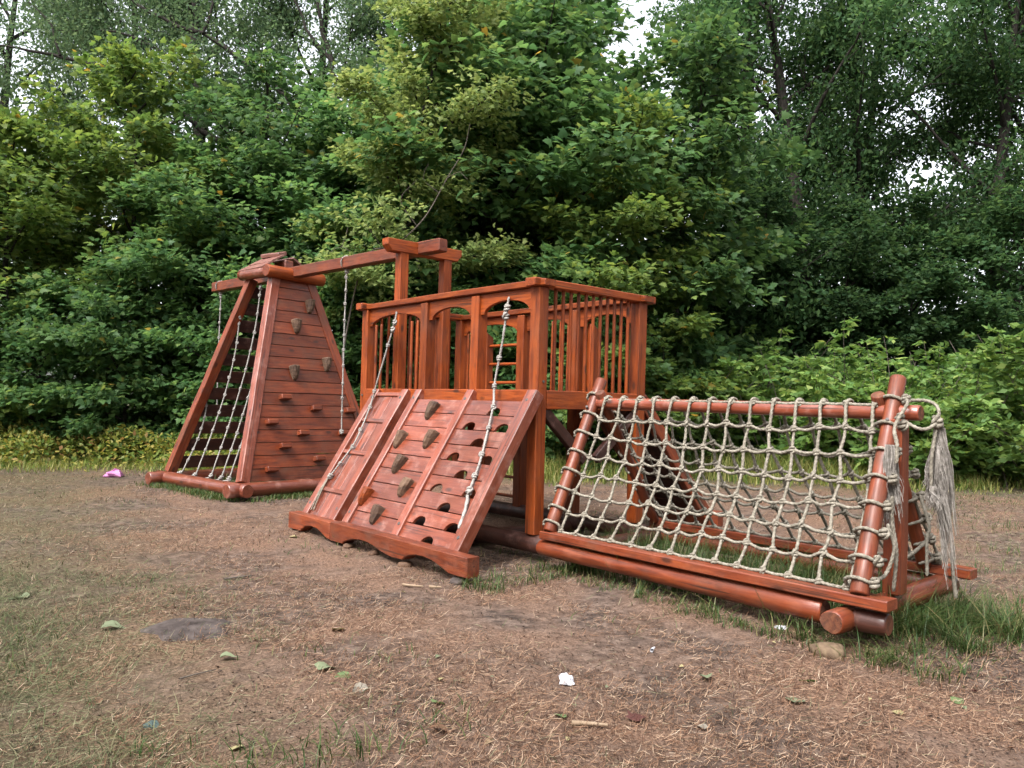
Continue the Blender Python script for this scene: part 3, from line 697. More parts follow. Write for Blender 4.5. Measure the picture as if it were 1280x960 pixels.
for q in (-.02, .02, .05):
    rope('frayed_end', [WP(2.745, 1.23, 0), WP(2.745 + q * .5, 1.35, .0), WP(2.74 + q, 1.5, -.01), WP(2.715 + q * 1.4, 1.63, -.015)], .008, M_ROPE, rb, pitch=.2)
# open face of the pyramid
def rafpt(t, i): return corner(i, 0).lerp(topc(i, 0), t)
def netface(d, z, off=.0):
    h = z / (PZ - .30)
    inw = (PS / 2 - PT) * h
    return PC + D1 * d + D2 * (inw + off) + DZ * z
PR = ['short knotted rope tied low on the outer rafter of the pyramid', 'knotted rope tied halfway up the outer rafter of the pyramid', 'longest knotted rope, hung from the trim log in the middle of the open pyramid face', 'knotted rope hung from the trim log next to the middle one on the pyramid', 'knotted rope closest to the planked face, half hidden by its rafter']
for k, (dt, zt, db) in enumerate([(1.80, 1.30, 1.80), (1.47, 2.50, 1.38), (1.12, 2.98, .95), (.84, 2.98, .66), (.64, 2.7, .45)]):
    P = [netface(dt, zt, .02)]
    for q in (.75, .5, .25, .08): P.append(netface(db + (dt - db) * q, zt * q + .03, .05 + .10 * math.sin(math.pi * q)))
    P.append(netface(db + .02, .02, .06)); P.append(netface(db + .08, -.02, .00))
    knotted(PR[k], P, .0135, [.06 + .86 * i / (4 + k % 4 + 3) for i in range(4 + k % 4 + 3)], M_ROPE2, 'ropes on the open face of the pyramid', ends=(.02, .97))

# ------------------------------------------------------------------ net frame
nf = thing('net_frame', 'low A-frame of round poles and logs carrying the rope climbing net', 'climbing frame', T(-1.8, .55, .05))
RV = .50
RL, RR = T(-.30, RV, 1.535), T(-3.30, RV, 1.515)
log('ridge_pole', RL, RR, .055, .055, M_WALL, nf, ends=M_END, sides=18)
def leg(u0, v0, z0, u1, v1, z1, r=.059): return log('leg', T(u0, v0, z0), T(u1, v1, z1), r, r * .95, M_RED, nf, ends=M_END, sides=18)
leg(-3.22, -.195, .365, -3.10, .60, 1.76); leg(-.40, -.18, .365, -.275, .60, 1.76)
leg(-3.02, 1.30, .35, -3.02, .46, 1.64, .05); leg(-.40, 1.30, .35, -.38, .46, 1.64, .05)
beam('post', T(-3.17, .43, .28), T(-3.17, .43, 1.47), .12, .12, M_RED, nf, up=DU)
beam('sole_plank', T(-.33, -.16, .335), T(-3.41, -.16, .335), .16, .07, M_RED, nf)
beam('sole_plank', T(-.33, 1.38, .33), T(-3.34, 1.38, .33), .15, .075, M_RED, nf)
log('sole_log', T(-.28, -.16, .215), T(-2.98, -.15, .205), .070, .080, M_RED, nf, ends=M_END, wob=.08)
log('sole_log', T(-3.17, -.14, .20), T(-3.38, -.13, .205), .074, .07, M_DARK, nf, ends=M_END)
log('sole_log', T(-.28, 1.38, .21), T(-3.05, 1.38, .20), .075, .08, M_RED, nf, ends=M_END)
log('cross_log', T(-3.13, -.36, .205), T(-3.13, 1.45, .215), .076, .084, M_RED, nf, ends=M_END, wob=.10)
log('cross_log', T(-.42, -.06, .19), T(-.42, 1.45, .19), .08, .08, M_DARK, nf, ends=M_END)
for (u, v, z) in ((-3.135, .40, 1.42), (-.305, .42, 1.45)):
    log('bolt', T(u, v - .045, z + .03), T(u - .01, v - .065, z + .05), .013, .013, M_STEEL, nf, sides=8, wob=0)

# ------------------------------------------------------------------ rope net
net = thing('rope_net', 'wide-meshed weathered rope climbing net draped over the A-frame ridge', 'net', T(-1.8, .5, .4))
ROPE_R = .0142
NC, NR = 14, 7
def netpt(a, b, side):
    """a 0..1 along the ridge, b 0 ridge .. 1 sole, side -1 near / +1 far"""
    ut = -.47 - 2.53 * a; ub = -.50 - 2.62 * a
    u = ut + (ub - ut) * b
    if side < 0: v1, z1 = -.135, .385
    else: v1, z1 = 1.34, .385
    off = .0 if b > 0 else 0
    v = RV + (.062 * side) * (1 if b > .02 else .6) + (v1 - RV - .062 * side) * b
    z = 1.57 + (z1 - 1.57) * b
    bulge = math.sin(math.pi * b) * (.05 + .06 * math.sin(math.pi * a))
    v -= side * bulge * .8; z -= bulge * .45
    return u, v, z
JIT = {}
def nj(i, j, side):
    if (i, j, side) not in JIT:
        JIT[(i, j, side)] = (rnd.uniform(-.018, .018), rnd.uniform(-.010, .010), rnd.uniform(-.018, .018)) if 0 < j < NR else (rnd.uniform(-.012, .012), 0, 0)
    u, v, z = netpt(i / (NC - 1), j / NR, side); d = JIT[(i, j, side)]
    return T(u + d[0], v + d[1], z + d[2])
for side in (-1, 1):
    for i in range(NC):
        P = []
        if side < 0:
            c = RL.lerp(RR, 0); ut = netpt(i / (NC - 1), 0, -1)[0]
            for a in (150, 90, 30, -10):
                P.append(T(ut, RV - .072 * math.cos(math.radians(180 - a)) * -1, 1.527 + .072 * math.sin(math.radians(a)))) if False else P.append(T(ut, RV + .070 * math.cos(math.radians(a)), 1.527 + .070 * math.sin(math.radians(a))))
            P = P[::-1]
        for j in range(0 if side > 0 else 1, NR + 1):
            p = nj(i, j, side); P.append(p)
            if j < NR:
                q = nj(i, j + 1, side); mid_ = (p + q) / 2 + DU * rnd.uniform(-.008, .008); P.append(mid_)
        rope('rope', P, ROPE_R, M_ROPE, net)
    for j in range(0 if side < 0 else 1, NR + 1):
        P = []
        # tie round the near and far leg
        b = j / NR
        def legc(k):
            if side < 0:
                a0, a1 = ((-.40, -.18, .365), (-.275, .60, 1.76)) if k == 0 else ((-3.22, -.195, .365), (-3.10, .60, 1.76))
            else:
                a0, a1 = ((-.40, 1.30, .35), (-.38, .46, 1.64)) if k == 0 else ((-3.02, 1.30, .35), (-3.02, .46, 1.64))
            z = netpt(0 if k == 0 else 1, b, side)[2] + .02
            t = (z - a0[2]) / (a1[2] - a0[2]); t = min(.95, max(.05, t))
            return T(a0[0] + (a1[0] - a0[0]) * t, a0[1] + (a1[1] - a0[1]) * t, a0[2] + (a1[2] - a0[2]) * t)
        cL, cR = legc(0), legc(1)
        nn_ = (DV * side * .83 + DZ * .55)
        wr = .076
        P += [cL - DU * 0.02 + nn_ * -wr, cL + DU * wr, cL + nn_ * wr, cL - DU * (wr + .02) + nn_ * .02]
        for i in range(NC):
            p = nj(i, j, side); P.append(p + (DN * .0))
            if i < NC - 1:
                q = nj(i + 1, j, side)
                sag = (.022 if 0 < j < NR else .010) * rnd.uniform(.6, 1.3)
                P.append((p + q) / 2 - DZ * sag * .9 + DV * (side * -.006))
        P += [cR + DU * (wr + .02) + nn_ * .02, cR + nn_ * wr, cR - DU * wr, cR - nn_ * wr]
        rp = rope('rope', P, ROPE_R, M_ROPE, net)
        for i in range(NC):
            d = nj(i, min(j + 1, NR), side) - nj(i, max(j - 1, 0), side)
            knot(nj(i, j, side), ROPE_R, M_ROPE, rp, d)
        knot(cR - DU * (wr + .02) + nn_ * .03, ROPE_R, M_ROPE, rp, DZ, 1.25)
        if side < 0: knot(cL + DU * (wr + .01), ROPE_R, M_ROPE, rp, DZ, 1.1)
# loops and loose ends at the open gable
E_ = T(-3.30, RV, 1.515)
rope('rope', [T(-3.18, .42, 1.49), T(-3.30, .40, 1.42), T(-3.36, .44, 1.41), T(-3.39, .53, 1.46), T(-3.37, .60, 1.55), T(-3.30, .60, 1.60), T(-3.18, .52, 1.60)], ROPE_R, M_ROPE, net)
rope('rope', [T(-3.18, .50, 1.60), T(-3.25, .40, 1.58), T(-3.22, .28, 1.42), T(-3.27, .20, 1.30), T(-3.28, .17, 1.18)], ROPE_R, M_ROPE, net)
knot(T(-3.39, .54, 1.46), ROPE_R, M_ROPE, net, DZ, 1.5); knot(T(-3.20, .40, 1.47), ROPE_R, M_ROPE, net, DZ, 1.4)
rope('rope', [T(-3.39, .54, 1.46), T(-3.38, .52, 1.35), T(-3.37, .50, 1.2), T(-3.37, .50, 1.02)], ROPE_R, M_ROPE, net)
tassel('frayed_end', T(-3.22, .22, 1.30), .68, .028, .06, 320, M_FRAY, net)
tassel('frayed_end', T(-3.39, .57, 1.46), .80, .026, .055, 260, M_FRAY, net, lean=DV * .05 + DU * .03, twist=1.6)
tassel('frayed_end', T(-3.40, .58, 1.42), 1.10, .020, .060, 240, M_FRAY, net, lean=DV * .13 - DU * .03, twist=2.2)
tassel('frayed_end', T(-3.38, .56, 1.30), .55, .026, .070, 160, M_FRAY, net, lean=DV * .02 + DU * .05, twist=1.0)
tassel('frayed_end', T(-3.37, .50, 1.03), .22, .03, .05, 120, M_FRAY, net)
rope('rope', [T(-3.30, .07, .98), T(-3.29, .10, .80), T(-3.31, .12, .62), T(-3.29, .13, .36)], ROPE_R, M_ROPE, net)
rope('rope', [T(-3.28, .05, .80), T(-3.32, .06, .65), T(-3.29, .04, .50), T(-3.28, -.05, .46), T(-3.24, -.14, .47)], ROPE_R, M_ROPE, net)
rope('rope', [T(-3.43, .73, .62), T(-3.42, .75, .48), T(-3.44, .76, .26)], ROPE_R * 1.1, M_ROPE, net)
rope('rope', [T(-3.12, .95, .92), T(-3.2, .92, .70), T(-3.2, .88, .62), T(-3.22, .84, .36)], ROPE_R, M_ROPE, net)
for j in (2, 4, 6):
    z = 1.57 - 1.18 * j / NR; vv = RV - .62 * j / NR; vw = RV + .8 * j / NR
    if j > 4: rope('rope', [T(-3.12, vv + .06, z), T(-3.14, RV + .1, z - .07), T(-3.10, vw - .05, z)], ROPE_R, M_ROPE, net)

# ------------------------------------------------------------------ leaves and trees
def place(template, tris, P, D, Nn, S):
    """one leaf per row: P position, D direction of the midrib, Nn rough normal, S size"""
    D = D / np.maximum(np.linalg.norm(D, axis=1, keepdims=True), 1e-9)
    side = np.cross(D, Nn); side /= np.maximum(np.linalg.norm(side, axis=1, keepdims=True), 1e-9)
    nz = np.cross(side, D)
    t = np.asarray(template, float)
    V = P[:, None] + S[:, None, None] * (t[None, :, 0:1] * side[:, None] + t[None, :, 1:2] * D[:, None] + t[None, :, 2:3] * nz[:, None])
    f = np.asarray(tris)[None] + (np.arange(len(P)) * len(t))[:, None, None]
    return V.reshape(-1, 3), f.reshape(-1, np.asarray(tris).shape[1])
# five-lobed maple leaf
_ml = [(0, 0), (.20, .02), (.44, -.04), (.34, .18), (.56, .40), (.30, .42), (.27, .60), (.0, 1.0)]
_out = _ml + [(-x, y) for x, y in _ml[-2:0:-1]]
MAPLE_T = [(0, .34, .05)] + [(x, y, -.22 * (x * x + (y - .34) ** 2)) for x, y in _out]
MAPLE_F = [(0, 1 + i, 1 + (i + 1) % len(_out)) for i in range(len(_out))]
OVAL_T = [(0, 0, 0), (.27, .38, -.05), (0, 1, -.12), (-.27, .38, -.05)]
OVAL_F = [(0, 1, 2), (0, 2, 3)]
LANCE_T = [(0, 0, 0), (.17, .35, .03), (0, 1, -.15), (-.17, .35, .03), ]
def unit(n): 
    a = RG.normal(size=(n, 3)); return a / np.linalg.norm(a, axis=1, keepdims=True)
def tube(pts, rads, sides=7):
    pts = np.array(pts, float); n = len(pts)
    tan = np.gradient(pts, axis=0); tan /= np.maximum(np.linalg.norm(tan, axis=1, keepdims=True), 1e-9)
    ref = np.array([.3, .8, .2]); a = np.cross(tan, ref); a /= np.maximum(np.linalg.norm(a, axis=1, keepdims=True), 1e-9); b = np.cross(tan, a)
    th = np.linspace(0, 2 * np.pi, sides, endpoint=False)
    V = pts[:, None] + np.array(rads)[:, None, None] * (np.cos(th)[None, :, None] * a[:, None] + np.sin(th)[None, :, None] * b[:, None])
    i = np.arange(n - 1)[:, None]; j = np.arange(sides)[None]
    f = np.stack([i * sides + j, i * sides + (j + 1) % sides, (i + 1) * sides + (j + 1) % sides, (i + 1) * sides + j], -1).reshape(-1, 4)
    return V.reshape(-1, 3), f
def curve(p, d, L, n, bend, wob):
    """bending branch path"""
    pts = [np.array(p, float)]; d = np.array(d, float); d /= np.linalg.norm(d)
    for i in range(n):
        d = d + np.array(bend) / n + RG.normal(size=3) * wob; d /= np.linalg.norm(d)
        pts.append(pts[-1] + d * L / n)
    return np.array(pts)
def maple_proto(H, R, nspray, per, size, low=.05):
    wood = []; sp_p, sp_d = [], []
    tr = curve((0, 0, -.1), (RG.normal() * .05, RG.normal() * .05, 1), H, 9, (0, 0, .3), .05)
    wood.append(tube(tr, np.linspace(.10, .012, 10) * (H / 9)))
    nl = 34
    limbs = []
    for i in range(nl):
        h = low + (.97 - low) * (i + .5) / nl
        k = h * 9; a = int(min(8, k)); base = tr[a] + (tr[a + 1] - tr[a]) * (k - a)
        az = i * 2.399 + RG.uniform(-.4, .4)
        prof = (.72 + .5 * math.sin(min(1, h / .42) * math.pi / 2)) * (1 if h < .42 else max(.25, 1 - ((h - .42) / .58) ** 2.0 * .75)) / 1.15
        L = R * prof * RG.uniform(.55, 1.25); el = math.radians(8 + 52 * h ** 1.3 + RG.uniform(-8, 8))
        d = (math.cos(az) * math.cos(el), math.sin(az) * math.cos(el), math.sin(el))
        p = curve(base, d, L, 6, (0, 0, -.12), .09)
        wood.append(tube(p, np.linspace(.035, .006, 7) * (.5 + L / R) * .7, 5)); limbs.append((p, L))
    wts = np.array([l for _, l in limbs]) ** 1.3; wts /= wts.sum()
    cnt = RG.multinomial(nspray, wts)
    P, D, Nn = [], [], []
    for (p, L), c in zip(limbs, cnt):
        ax = p[-1] - p[0]; ax[2] *= .3; ax /= np.linalg.norm(ax); lat = np.array([-ax[1], ax[0], 0])
        for _ in range(c):
            t = RG.uniform(.22, 1.04) ** .8; k = min(t, .999) * 6; a = int(min(5, k)); q = p[a] + (p[a + 1] - p[a]) * (k - a)
            off = RG.normal() * .24 * L * (1.1 - .5 * t)
            q = q + lat * off + np.array([0, 0, -.10 * abs(off) + RG.normal() * .09])
            out = ax * (.4 + t) + lat * off * 1.5 / max(L, .1); out[2] -= .12; 
            n = per
            r = RG.normal(size=(n, 3)) * np.array([.18, .18, .085]) * (.5 + .5 * size / .15)
            P.append(q + r); D.append(out[None] * .8 + r * 5 + RG.normal(size=(n, 3)) * .35 + np.array([0, 0, -.22]))
            Nn.append(np.array([0, 0, .85]) + .45 * out[None] + RG.normal(size=(n, 3)) * .48)
    P = np.concatenate(P); D = np.concatenate(D); Nn = np.concatenate(Nn)
    S = RG.uniform(.65, 1.2, len(P)) * size
    return join_geo(wood), place(MAPLE_T, MAPLE_F, P, D, Nn, S)
def tall_proto(H, R, base, nclump, per, size, spread=.55, lean=0.0, tmpl=OVAL_T):
    wood = []
    tr = curve((0, 0, -.1), (lean, RG.normal() * .04, 1), H, 14, (0, 0, .2), .045)
    wood.append(tube(tr, np.linspace(.27, .03, 15) * (H / 16), 9))
    tips = []
    nl = 22
    for i in range(nl):
        h = base + (.97 - base) * (i + .5) / nl
        k = h * 14; a = int(min(13, k)); b0 = tr[a] + (tr[a + 1] - tr[a]) * (k - a)
        az = i * 2.399 + RG.uniform(-.5, .5); f = (h - base) / (1 - base)
        L = R * (.55 + .6 * math.sin(math.pi * min(1, f * 1.15 + .12))) * RG.uniform(.75, 1.2); el = math.radians(18 + 45 * f + RG.uniform(-10, 10))
        p = curve(b0, (math.cos(az) * math.cos(el), math.sin(az) * math.cos(el), math.sin(el)), L, 8, (0, 0, .25), .11)
        wood.append(tube(p, np.linspace(.075, .012, 9) * (H / 16) * (.6 + .6 * (1 - f)), 6))
        for q in range(4):
            kk = RG.uniform(3, 8); a2 = int(min(7, kk)); s0 = p[a2] + (p[a2 + 1] - p[a2]) * (kk - a2)
            sub = curve(s0, unit(1)[0] + (p[-1] - p[0]) / L * .8, L * RG.uniform(.25, .45), 5, (0, 0, -.1), .12)
            wood.append(tube(sub, np.linspace(.018, .005, 6), 4)); tips += [sub[2], sub[4], sub[5]]
        tips += [p[5], p[7], p[8]]
    tips = np.array(tips)
    idx = RG.integers(0, len(tips), nclump)
    C = tips[idx] + RG.normal(size=(nclump, 3)) * .28
    ti = np.clip((C[:, 2] / H * 14).astype(int), 0, 14); rad_ = np.linalg.norm(C[:, :2] - tr[ti][:, :2], axis=1)
    C = C[(rad_ > 1.0) | (RG.random(nclump) < .3)]; nclump = len(C)
    rad = RG.uniform(.55, 1.2, nclump) * spread
    P = np.repeat(C, per, 0) + RG.normal(size=(nclump * per, 3)) * np.array([1, 1, .6]) * np.repeat(rad, per)[:, None]
    D = RG.normal(size=P.shape) * .7 + np.array([0, 0, -.35]); Nn = RG.normal(size=P.shape) * .55 + np.array([0, 0, .8])
    S = RG.uniform(.7, 1.25, len(P)) * size
    return join_geo(wood), place(tmpl, OVAL_F, P, D, Nn, S)
def shrub_proto(H, R, nst, nleafs, size):
    wood = []; P, D, Nn = [], [], []
    for i in range(nst):
        az = RG.uniform(0, 6.28); sp = RG.uniform(.05, .75)
        L = H * RG.uniform(.42, 1.18) * (1 - .25 * sp)
        p = curve((RG.normal() * R * .3, RG.normal() * R * .3, -.05), (math.cos(az) * sp, math.sin(az) * sp, 1), L, 8, (math.cos(az) * .3, math.sin(az) * .3, -.1), .08)
        wood.append(tube(p, np.linspace(.016, .004, 9), 5))
        n = nleafs
        for _ in range(n):
            t = RG.uniform(.06, 1) ** .75; k = min(t, .999) * 8; a = int(min(7, k)); q = p[a] + (p[a + 1] - p[a]) * (k - a)
            az2 = RG.uniform(0, 6.28); out = np.array([math.cos(az2), math.sin(az2), RG.uniform(-.1, .5)])
            sl = RG.uniform(.18, .42) * (1.15 - .6 * t) * R / .8
            lat = np.array([-out[1], out[0], 0])
            m_ = 7
            tt = np.array([.3, .3, .55, .55, .8, .8, 1.0]); sg = np.array([1, -1, 1, -1, 1, -1, 0])
            base = q + out * (tt * sl)[:, None]; base[:, 2] -= .25 * (tt * sl) ** 2 / max(sl, .05)
            P.append(base); D.append(out[None] * .75 + lat[None] * sg[:, None] * .8 + RG.normal(size=(m_, 3)) * .30 + np.array([0, 0, -.15]))
            Nn.append(np.array([0, -.25, .8]) + RG.normal(size=(m_, 3)) * .85 + out * .35)
    P = np.concatenate(P); D = np.concatenate(D); Nn = np.concatenate(Nn)
    return join_geo(wood), place(OVAL_T, OVAL_F, P, D, Nn, RG.uniform(.7, 1.25, len(P)) * size)
def store(name, geo, part_leaf, lm, wm=M_TRUNK):
    (Vw, Fw), (Vl, Fl) = geo
    mw = mesh_np(name + '_wood', Vw, Fw, True); mw.materials.append(wm)
    ml = mesh_np(name + '_leaves', Vl, Fl, False); ml.materials.append(lm)
    return mw, ml, part_leaf
def plant(name, proto, x, y, rz, s, label, cat, group, wood_name='trunk', sz=None, leafmat=None, tilt=(0, 0), sx=1.0):
    mw, ml, pl = proto
    t = thing(name, label, cat, (x, y, g(x, y)), group)
    for nm, me in ((wood_name, mw), (pl, ml)):
        o = bpy.data.objects.new(nm, me); col.objects.link(o); o.parent = t
        o.rotation_euler = (tilt[0], tilt[1], rz); o.scale = (s * sx, s, sz or s)
        if leafmat is not None and me is ml:
            o.material_slots[0].link = 'OBJECT'; o.material_slots[0].material = leafmat
    return t
MP = [store('maple', maple_proto(8.8, 2.5, 1050, 14, .155), 'crown', LM_MAPLE) for _ in range(3)]
MPs = [store('young_maple', maple_proto(5.2, 1.9, 640, 13, .155, low=.03), 'crown', LM_MAPLE) for _ in range(2)]
AP = [store('ash_maple', maple_proto(11.0, 2.3, 1300, 16, .11, low=.25), 'crown', LM_PALE)]
TP = [store('poplar', tall_proto(18, 4.0, .12, 600, 84, .135, spread=.42), 'crown', LM_TALL) for _ in range(2)]
DP = [store('forest_tree', tall_proto(17, 3.8, .08, 500, 68, .15, spread=.40), 'crown', LM_DARK) for _ in range(2)]
SP = [store('shrub', shrub_proto(3.4, 1.1, 30, 30, .17), 'foliage', LM_SHRUB, M_TWIG) for _ in range(3)]
k = 0
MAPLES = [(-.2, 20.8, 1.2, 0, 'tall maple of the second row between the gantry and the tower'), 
    (-13.4, 18.6, 1.0, 1, 'maple at the outer end of the hedge beyond the yellow weeds'), (-11.4, 18.0, 1.02, 1, 'yellow-green maple behind the weeds, its top touched with yellow'), (-9.4, 18.8, 1.08, 1, 'light green maple standing between the weeds and the tall branching tree'),
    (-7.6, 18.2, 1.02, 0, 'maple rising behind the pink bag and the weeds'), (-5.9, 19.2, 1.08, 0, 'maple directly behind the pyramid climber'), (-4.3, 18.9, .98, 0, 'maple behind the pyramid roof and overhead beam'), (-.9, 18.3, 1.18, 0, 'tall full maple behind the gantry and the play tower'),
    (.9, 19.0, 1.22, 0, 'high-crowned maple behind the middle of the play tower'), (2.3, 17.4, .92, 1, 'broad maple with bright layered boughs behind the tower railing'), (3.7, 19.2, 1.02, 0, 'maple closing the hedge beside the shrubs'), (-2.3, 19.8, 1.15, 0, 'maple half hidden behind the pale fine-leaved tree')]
for (x, y, s, yellowish, lb) in MAPLES:
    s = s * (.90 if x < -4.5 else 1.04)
    plant('maple_tree', MP[k % 3], x, y, k * 1.9, s, lb, 'tree', 'maples of the hedge behind the playground', leafmat=LM_MAPLE2 if yellowish else None, sz=s * (1.0 + .12 * math.sin(k * 2.7)), sx=1.12); k += 1
for (x, y, s) in [(-12.0, 16.9, .8), (-10.2, 16.7, .75), (-8.2, 16.8, .85), (-6.4, 17.0, .8), (-4.6, 17.2, .78), (-3.0, 17.3, .8), (-1.3, 16.8, .72), (.3, 17.2, .8), (1.7, 16.3, .72), (3.3, 17.6, .66)]:
    plant('young_maple', MPs[k % 2], x, y, k * 2.3, s, 'low bushy young maple at the foot of the hedge', 'tree', 'young maples along the hedge foot'); k += 1
plant('pale_maple', AP[0], -2.95, 16.9, .6, .98, 'pale yellow-green fine-leaved tree rising from the hedge above the overhead beam', 'tree', None)
for i, (x, y, s) in enumerate([(-17.5, 26, 1.0), (-13.0, 26, 1.0), (-9.6, 25, 1.05), (-6.4, 26, 1.0), (-3.4, 25.0, 1.0), (-.6, 26, 1.0), (1.2, 24.5, .95)]):
    plant('poplar_tree', TP[i % 2], x, y, i * 1.3, s, 'tall small-leaved tree standing behind the maple hedge, grey-green crown against the sky', 'tree', 'tall trees behind the maple hedge')
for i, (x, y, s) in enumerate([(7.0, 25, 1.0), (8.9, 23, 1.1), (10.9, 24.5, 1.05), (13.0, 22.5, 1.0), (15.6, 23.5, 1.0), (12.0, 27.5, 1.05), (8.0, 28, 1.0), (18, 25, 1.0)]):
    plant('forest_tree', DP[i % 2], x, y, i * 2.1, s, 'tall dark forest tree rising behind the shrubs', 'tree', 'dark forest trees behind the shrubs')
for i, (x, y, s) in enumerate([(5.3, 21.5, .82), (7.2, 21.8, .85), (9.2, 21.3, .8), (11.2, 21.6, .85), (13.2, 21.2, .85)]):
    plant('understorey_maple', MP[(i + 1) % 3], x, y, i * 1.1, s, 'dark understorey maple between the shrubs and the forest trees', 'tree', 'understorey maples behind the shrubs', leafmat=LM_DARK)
SH = []
for i in range(24):
    x = 3.2 + 10.6 * (i + RG.uniform(-.3, .3)) / 23; SH.append((x - (.9 if x > 8.5 else 0), RG.uniform(17.2, 19.8) if x < 8.5 else RG.uniform(15.6, 17.6), RG.uniform(.66, 1.14) + .024 * (x - 3)))
for i, (x, y, s) in enumerate(SH):
    plant('shrub', SP[i % 3], x, y, i * 1.7, s * .92, 'bright green leafy shrub at the forest edge behind the net', 'shrub', 'shrubs along the forest edge', wood_name='stems')
def limb_tree():
    t = thing('leaning_tree', 'tree with long bare dark limbs arching up over the maple hedge on the weedy side', 'tree', (-4.6, 20.6, g(-4.6, 20.6)))
    o0 = np.array(tuple(t.location))
    paths = [([(-4.6, 20.6, -.1), (-4.9, 20.6, 4), (-5.4, 20.6, 7.2), (-5.8, 20.5, 8.9), (-6.5, 20.4, 9.7), (-7.4, 20.3, 10.3), (-8.2, 20.2, 10.8), (-9.3, 20.2, 11.2), (-10.5, 20.2, 11.9)], .17, .03),
             ([(-5.4, 20.6, 7.2), (-7.2, 20.8, 7.8), (-8.6, 20.8, 8.7), (-9.5, 20.8, 9.4), (-10.8, 20.8, 10.0), (-12.2, 20.8, 10.4), (-14.0, 20.9, 10.7)], .11, .025),
             ([(-7.2, 20.8, 7.8), (-8.3, 20.7, 9.3), (-8.9, 20.6, 10.1), (-9.9, 20.5, 10.7), (-11, 20.5, 11.0)], .08, .02),
             ([(-4.9, 20.6, 4), (-4.7, 20.7, 8), (-5.0, 20.7, 10.4), (-5.4, 20.7, 11.8), (-5.3, 20.7, 13)], .10, .04),
             ([(-5.0, 20.7, 10.4), (-5.7, 20.7, 11.3), (-6.2, 20.7, 12.4)], .05, .02),
             ([(-8.2, 20.2, 10.8), (-8.0, 20.2, 11.6), (-8.5, 20.2, 12.5)], .04, .015), ([(-9.5, 20.8, 9.4), (-9.6, 20.8, 10.2), (-10.2, 20.8, 11.4)], .04, .015), ([(-12.2, 20.8, 10.4), (-12.5, 20.8, 11.2), (-13.2, 20.8, 11.9)], .035, .012)]
    geo = []; pts = []
    for P, a, b in paths:
        q = np.array([tuple(p) for p in catmull(P, .3)]); q += RG.normal(size=q.shape) * .025
        geo.append(tube(q, np.linspace(a, b, len(q)), 8)); pts.append(q[q[:, 2] > 8.8])
    V, f = join_geo(geo); link_mesh('trunk', mesh_np('trunk', V - o0, f, True), M_TRUNK, t)
    pts = np.concatenate(pts); m_ = 150; per = 60
    C = pts[RG.integers(0, len(pts), m_)] + RG.normal(size=(m_, 3)) * np.array([.7, .7, .75]) + np.array([0, .3, .5])
    P = np.repeat(C, per, 0) + RG.normal(size=(m_ * per, 3)) * np.array([.45, .45, .3])
    V, f = place(OVAL_T, OVAL_F, P, RG.normal(size=P.shape) * .7 + np.array([0, 0, -.35]), RG.normal(size=P.shape) * .55 + np.array([0, 0, .8]), RG.uniform(.7, 1.25, len(P)) * .115)
    link_mesh('crown', mesh_np('crown', V - o0, f), LM_TALL, t)
limb_tree()
# the clearing is closed by trees on the camera's side too
for i, (x, y, s) in enumerate([(-19, 6, 1.0), (-20, -2, 1.0), (-17, -10, 1.05), (-11, -15, 1.0), (-4.5, -17, 1.0), (2.5, -18, 1.05), (9, -16, 1.0), (15, -11, 1.0), (18, -3, 1.0), (19.5, 5, 1.0), (19, 13, 1.0), (-19, 14, 1.0), (-8, -20, 1.1), (6, -21, 1.1)]):
    plant('clearing_tree', DP[i % 2], x, y, i * 1.7, s, 'tall tree on the open side of the clearing facing the playground', 'tree', 'trees closing the clearing')
for i, (x, y, s) in enumerate([(-17.5, 2, .9), (-18, -6, .9), (-14, -12, .9), (-7.5, -15.5, .9), (-1, -16, .9), (5.5, -16, .9), (12, -13, .9), (16, -7, .9), (17.5, 1, .9), (18, 9, .9), (-17, 10, .9)]):
    plant('clearing_maple', MP[i % 3], x, y, i * 1.3, s, 'maple on the open side of the clearing facing the playground', 'tree', 'maples closing the clearing')
# the far wood: one mass of leaves
n = 70000
x = RG.uniform(-34, 34, n); y = RG.uniform(27, 40, n); z = 13.0 * RG.random(n) ** 1.25
cl = np.sin(x * .9) * np.sin(y * 1.1 + x * .3) + np.sin(x * 2.1 + z * 1.3) * .5
kp = (cl + RG.normal(size=n) * .5 > -.55 + z * .05)
P = np.stack([x, y, z], 1)[kp]; n = len(P)
V, f = place(OVAL_T, OVAL_F, P, RG.normal(size=(n, 3)), RG.normal(size=(n, 3)) * .6 + np.array([0, 0, .8]), RG.uniform(.25, .5, n))
o = link_mesh('far_wood', mesh_np('far_wood', V, f), LM_DARK); o['kind'] = 'stuff'; tag(o, 'dark mass of distant woodland foliage behind the trees', 'woodland')

# ------------------------------------------------------------------ low growth
def blades(P, H, W, lean, mat, name, label, cat):
    """curved upright blades, three quads each"""
    n = len(P); az = RG.uniform(0, 2 * np.pi, n); d = np.stack([np.cos(az), np.sin(az), 0 * az], 1); sd = np.stack([-np.sin(az), np.cos(az), 0 * az], 1)
    rows = []
    for t, w in ((0, 1), (.4, .85), (.75, .55), (1, .08)):
        c = P + d * (lean * H * t ** 2)[:, None] + np.array([0, 0, 1.])[None] * (H * (t - .25 * np.minimum(1.4, lean) * t ** 2))[:, None]
        rows += [c - sd * (W * w / 2)[:, None], c + sd * (W * w / 2)[:, None]]
    V = np.stack(rows, 1).reshape(-1, 3)
    f = np.array([[0, 1, 3, 2], [2, 3, 5, 4], [4, 5, 7, 6]])[None] + (np.arange(n) * 8)[:, None, None]
    o = link_mesh(name, mesh_np(name, V, f.reshape(-1, 4)), mat); o['kind'] = 'stuff'; tag(o, label, cat)
    return o
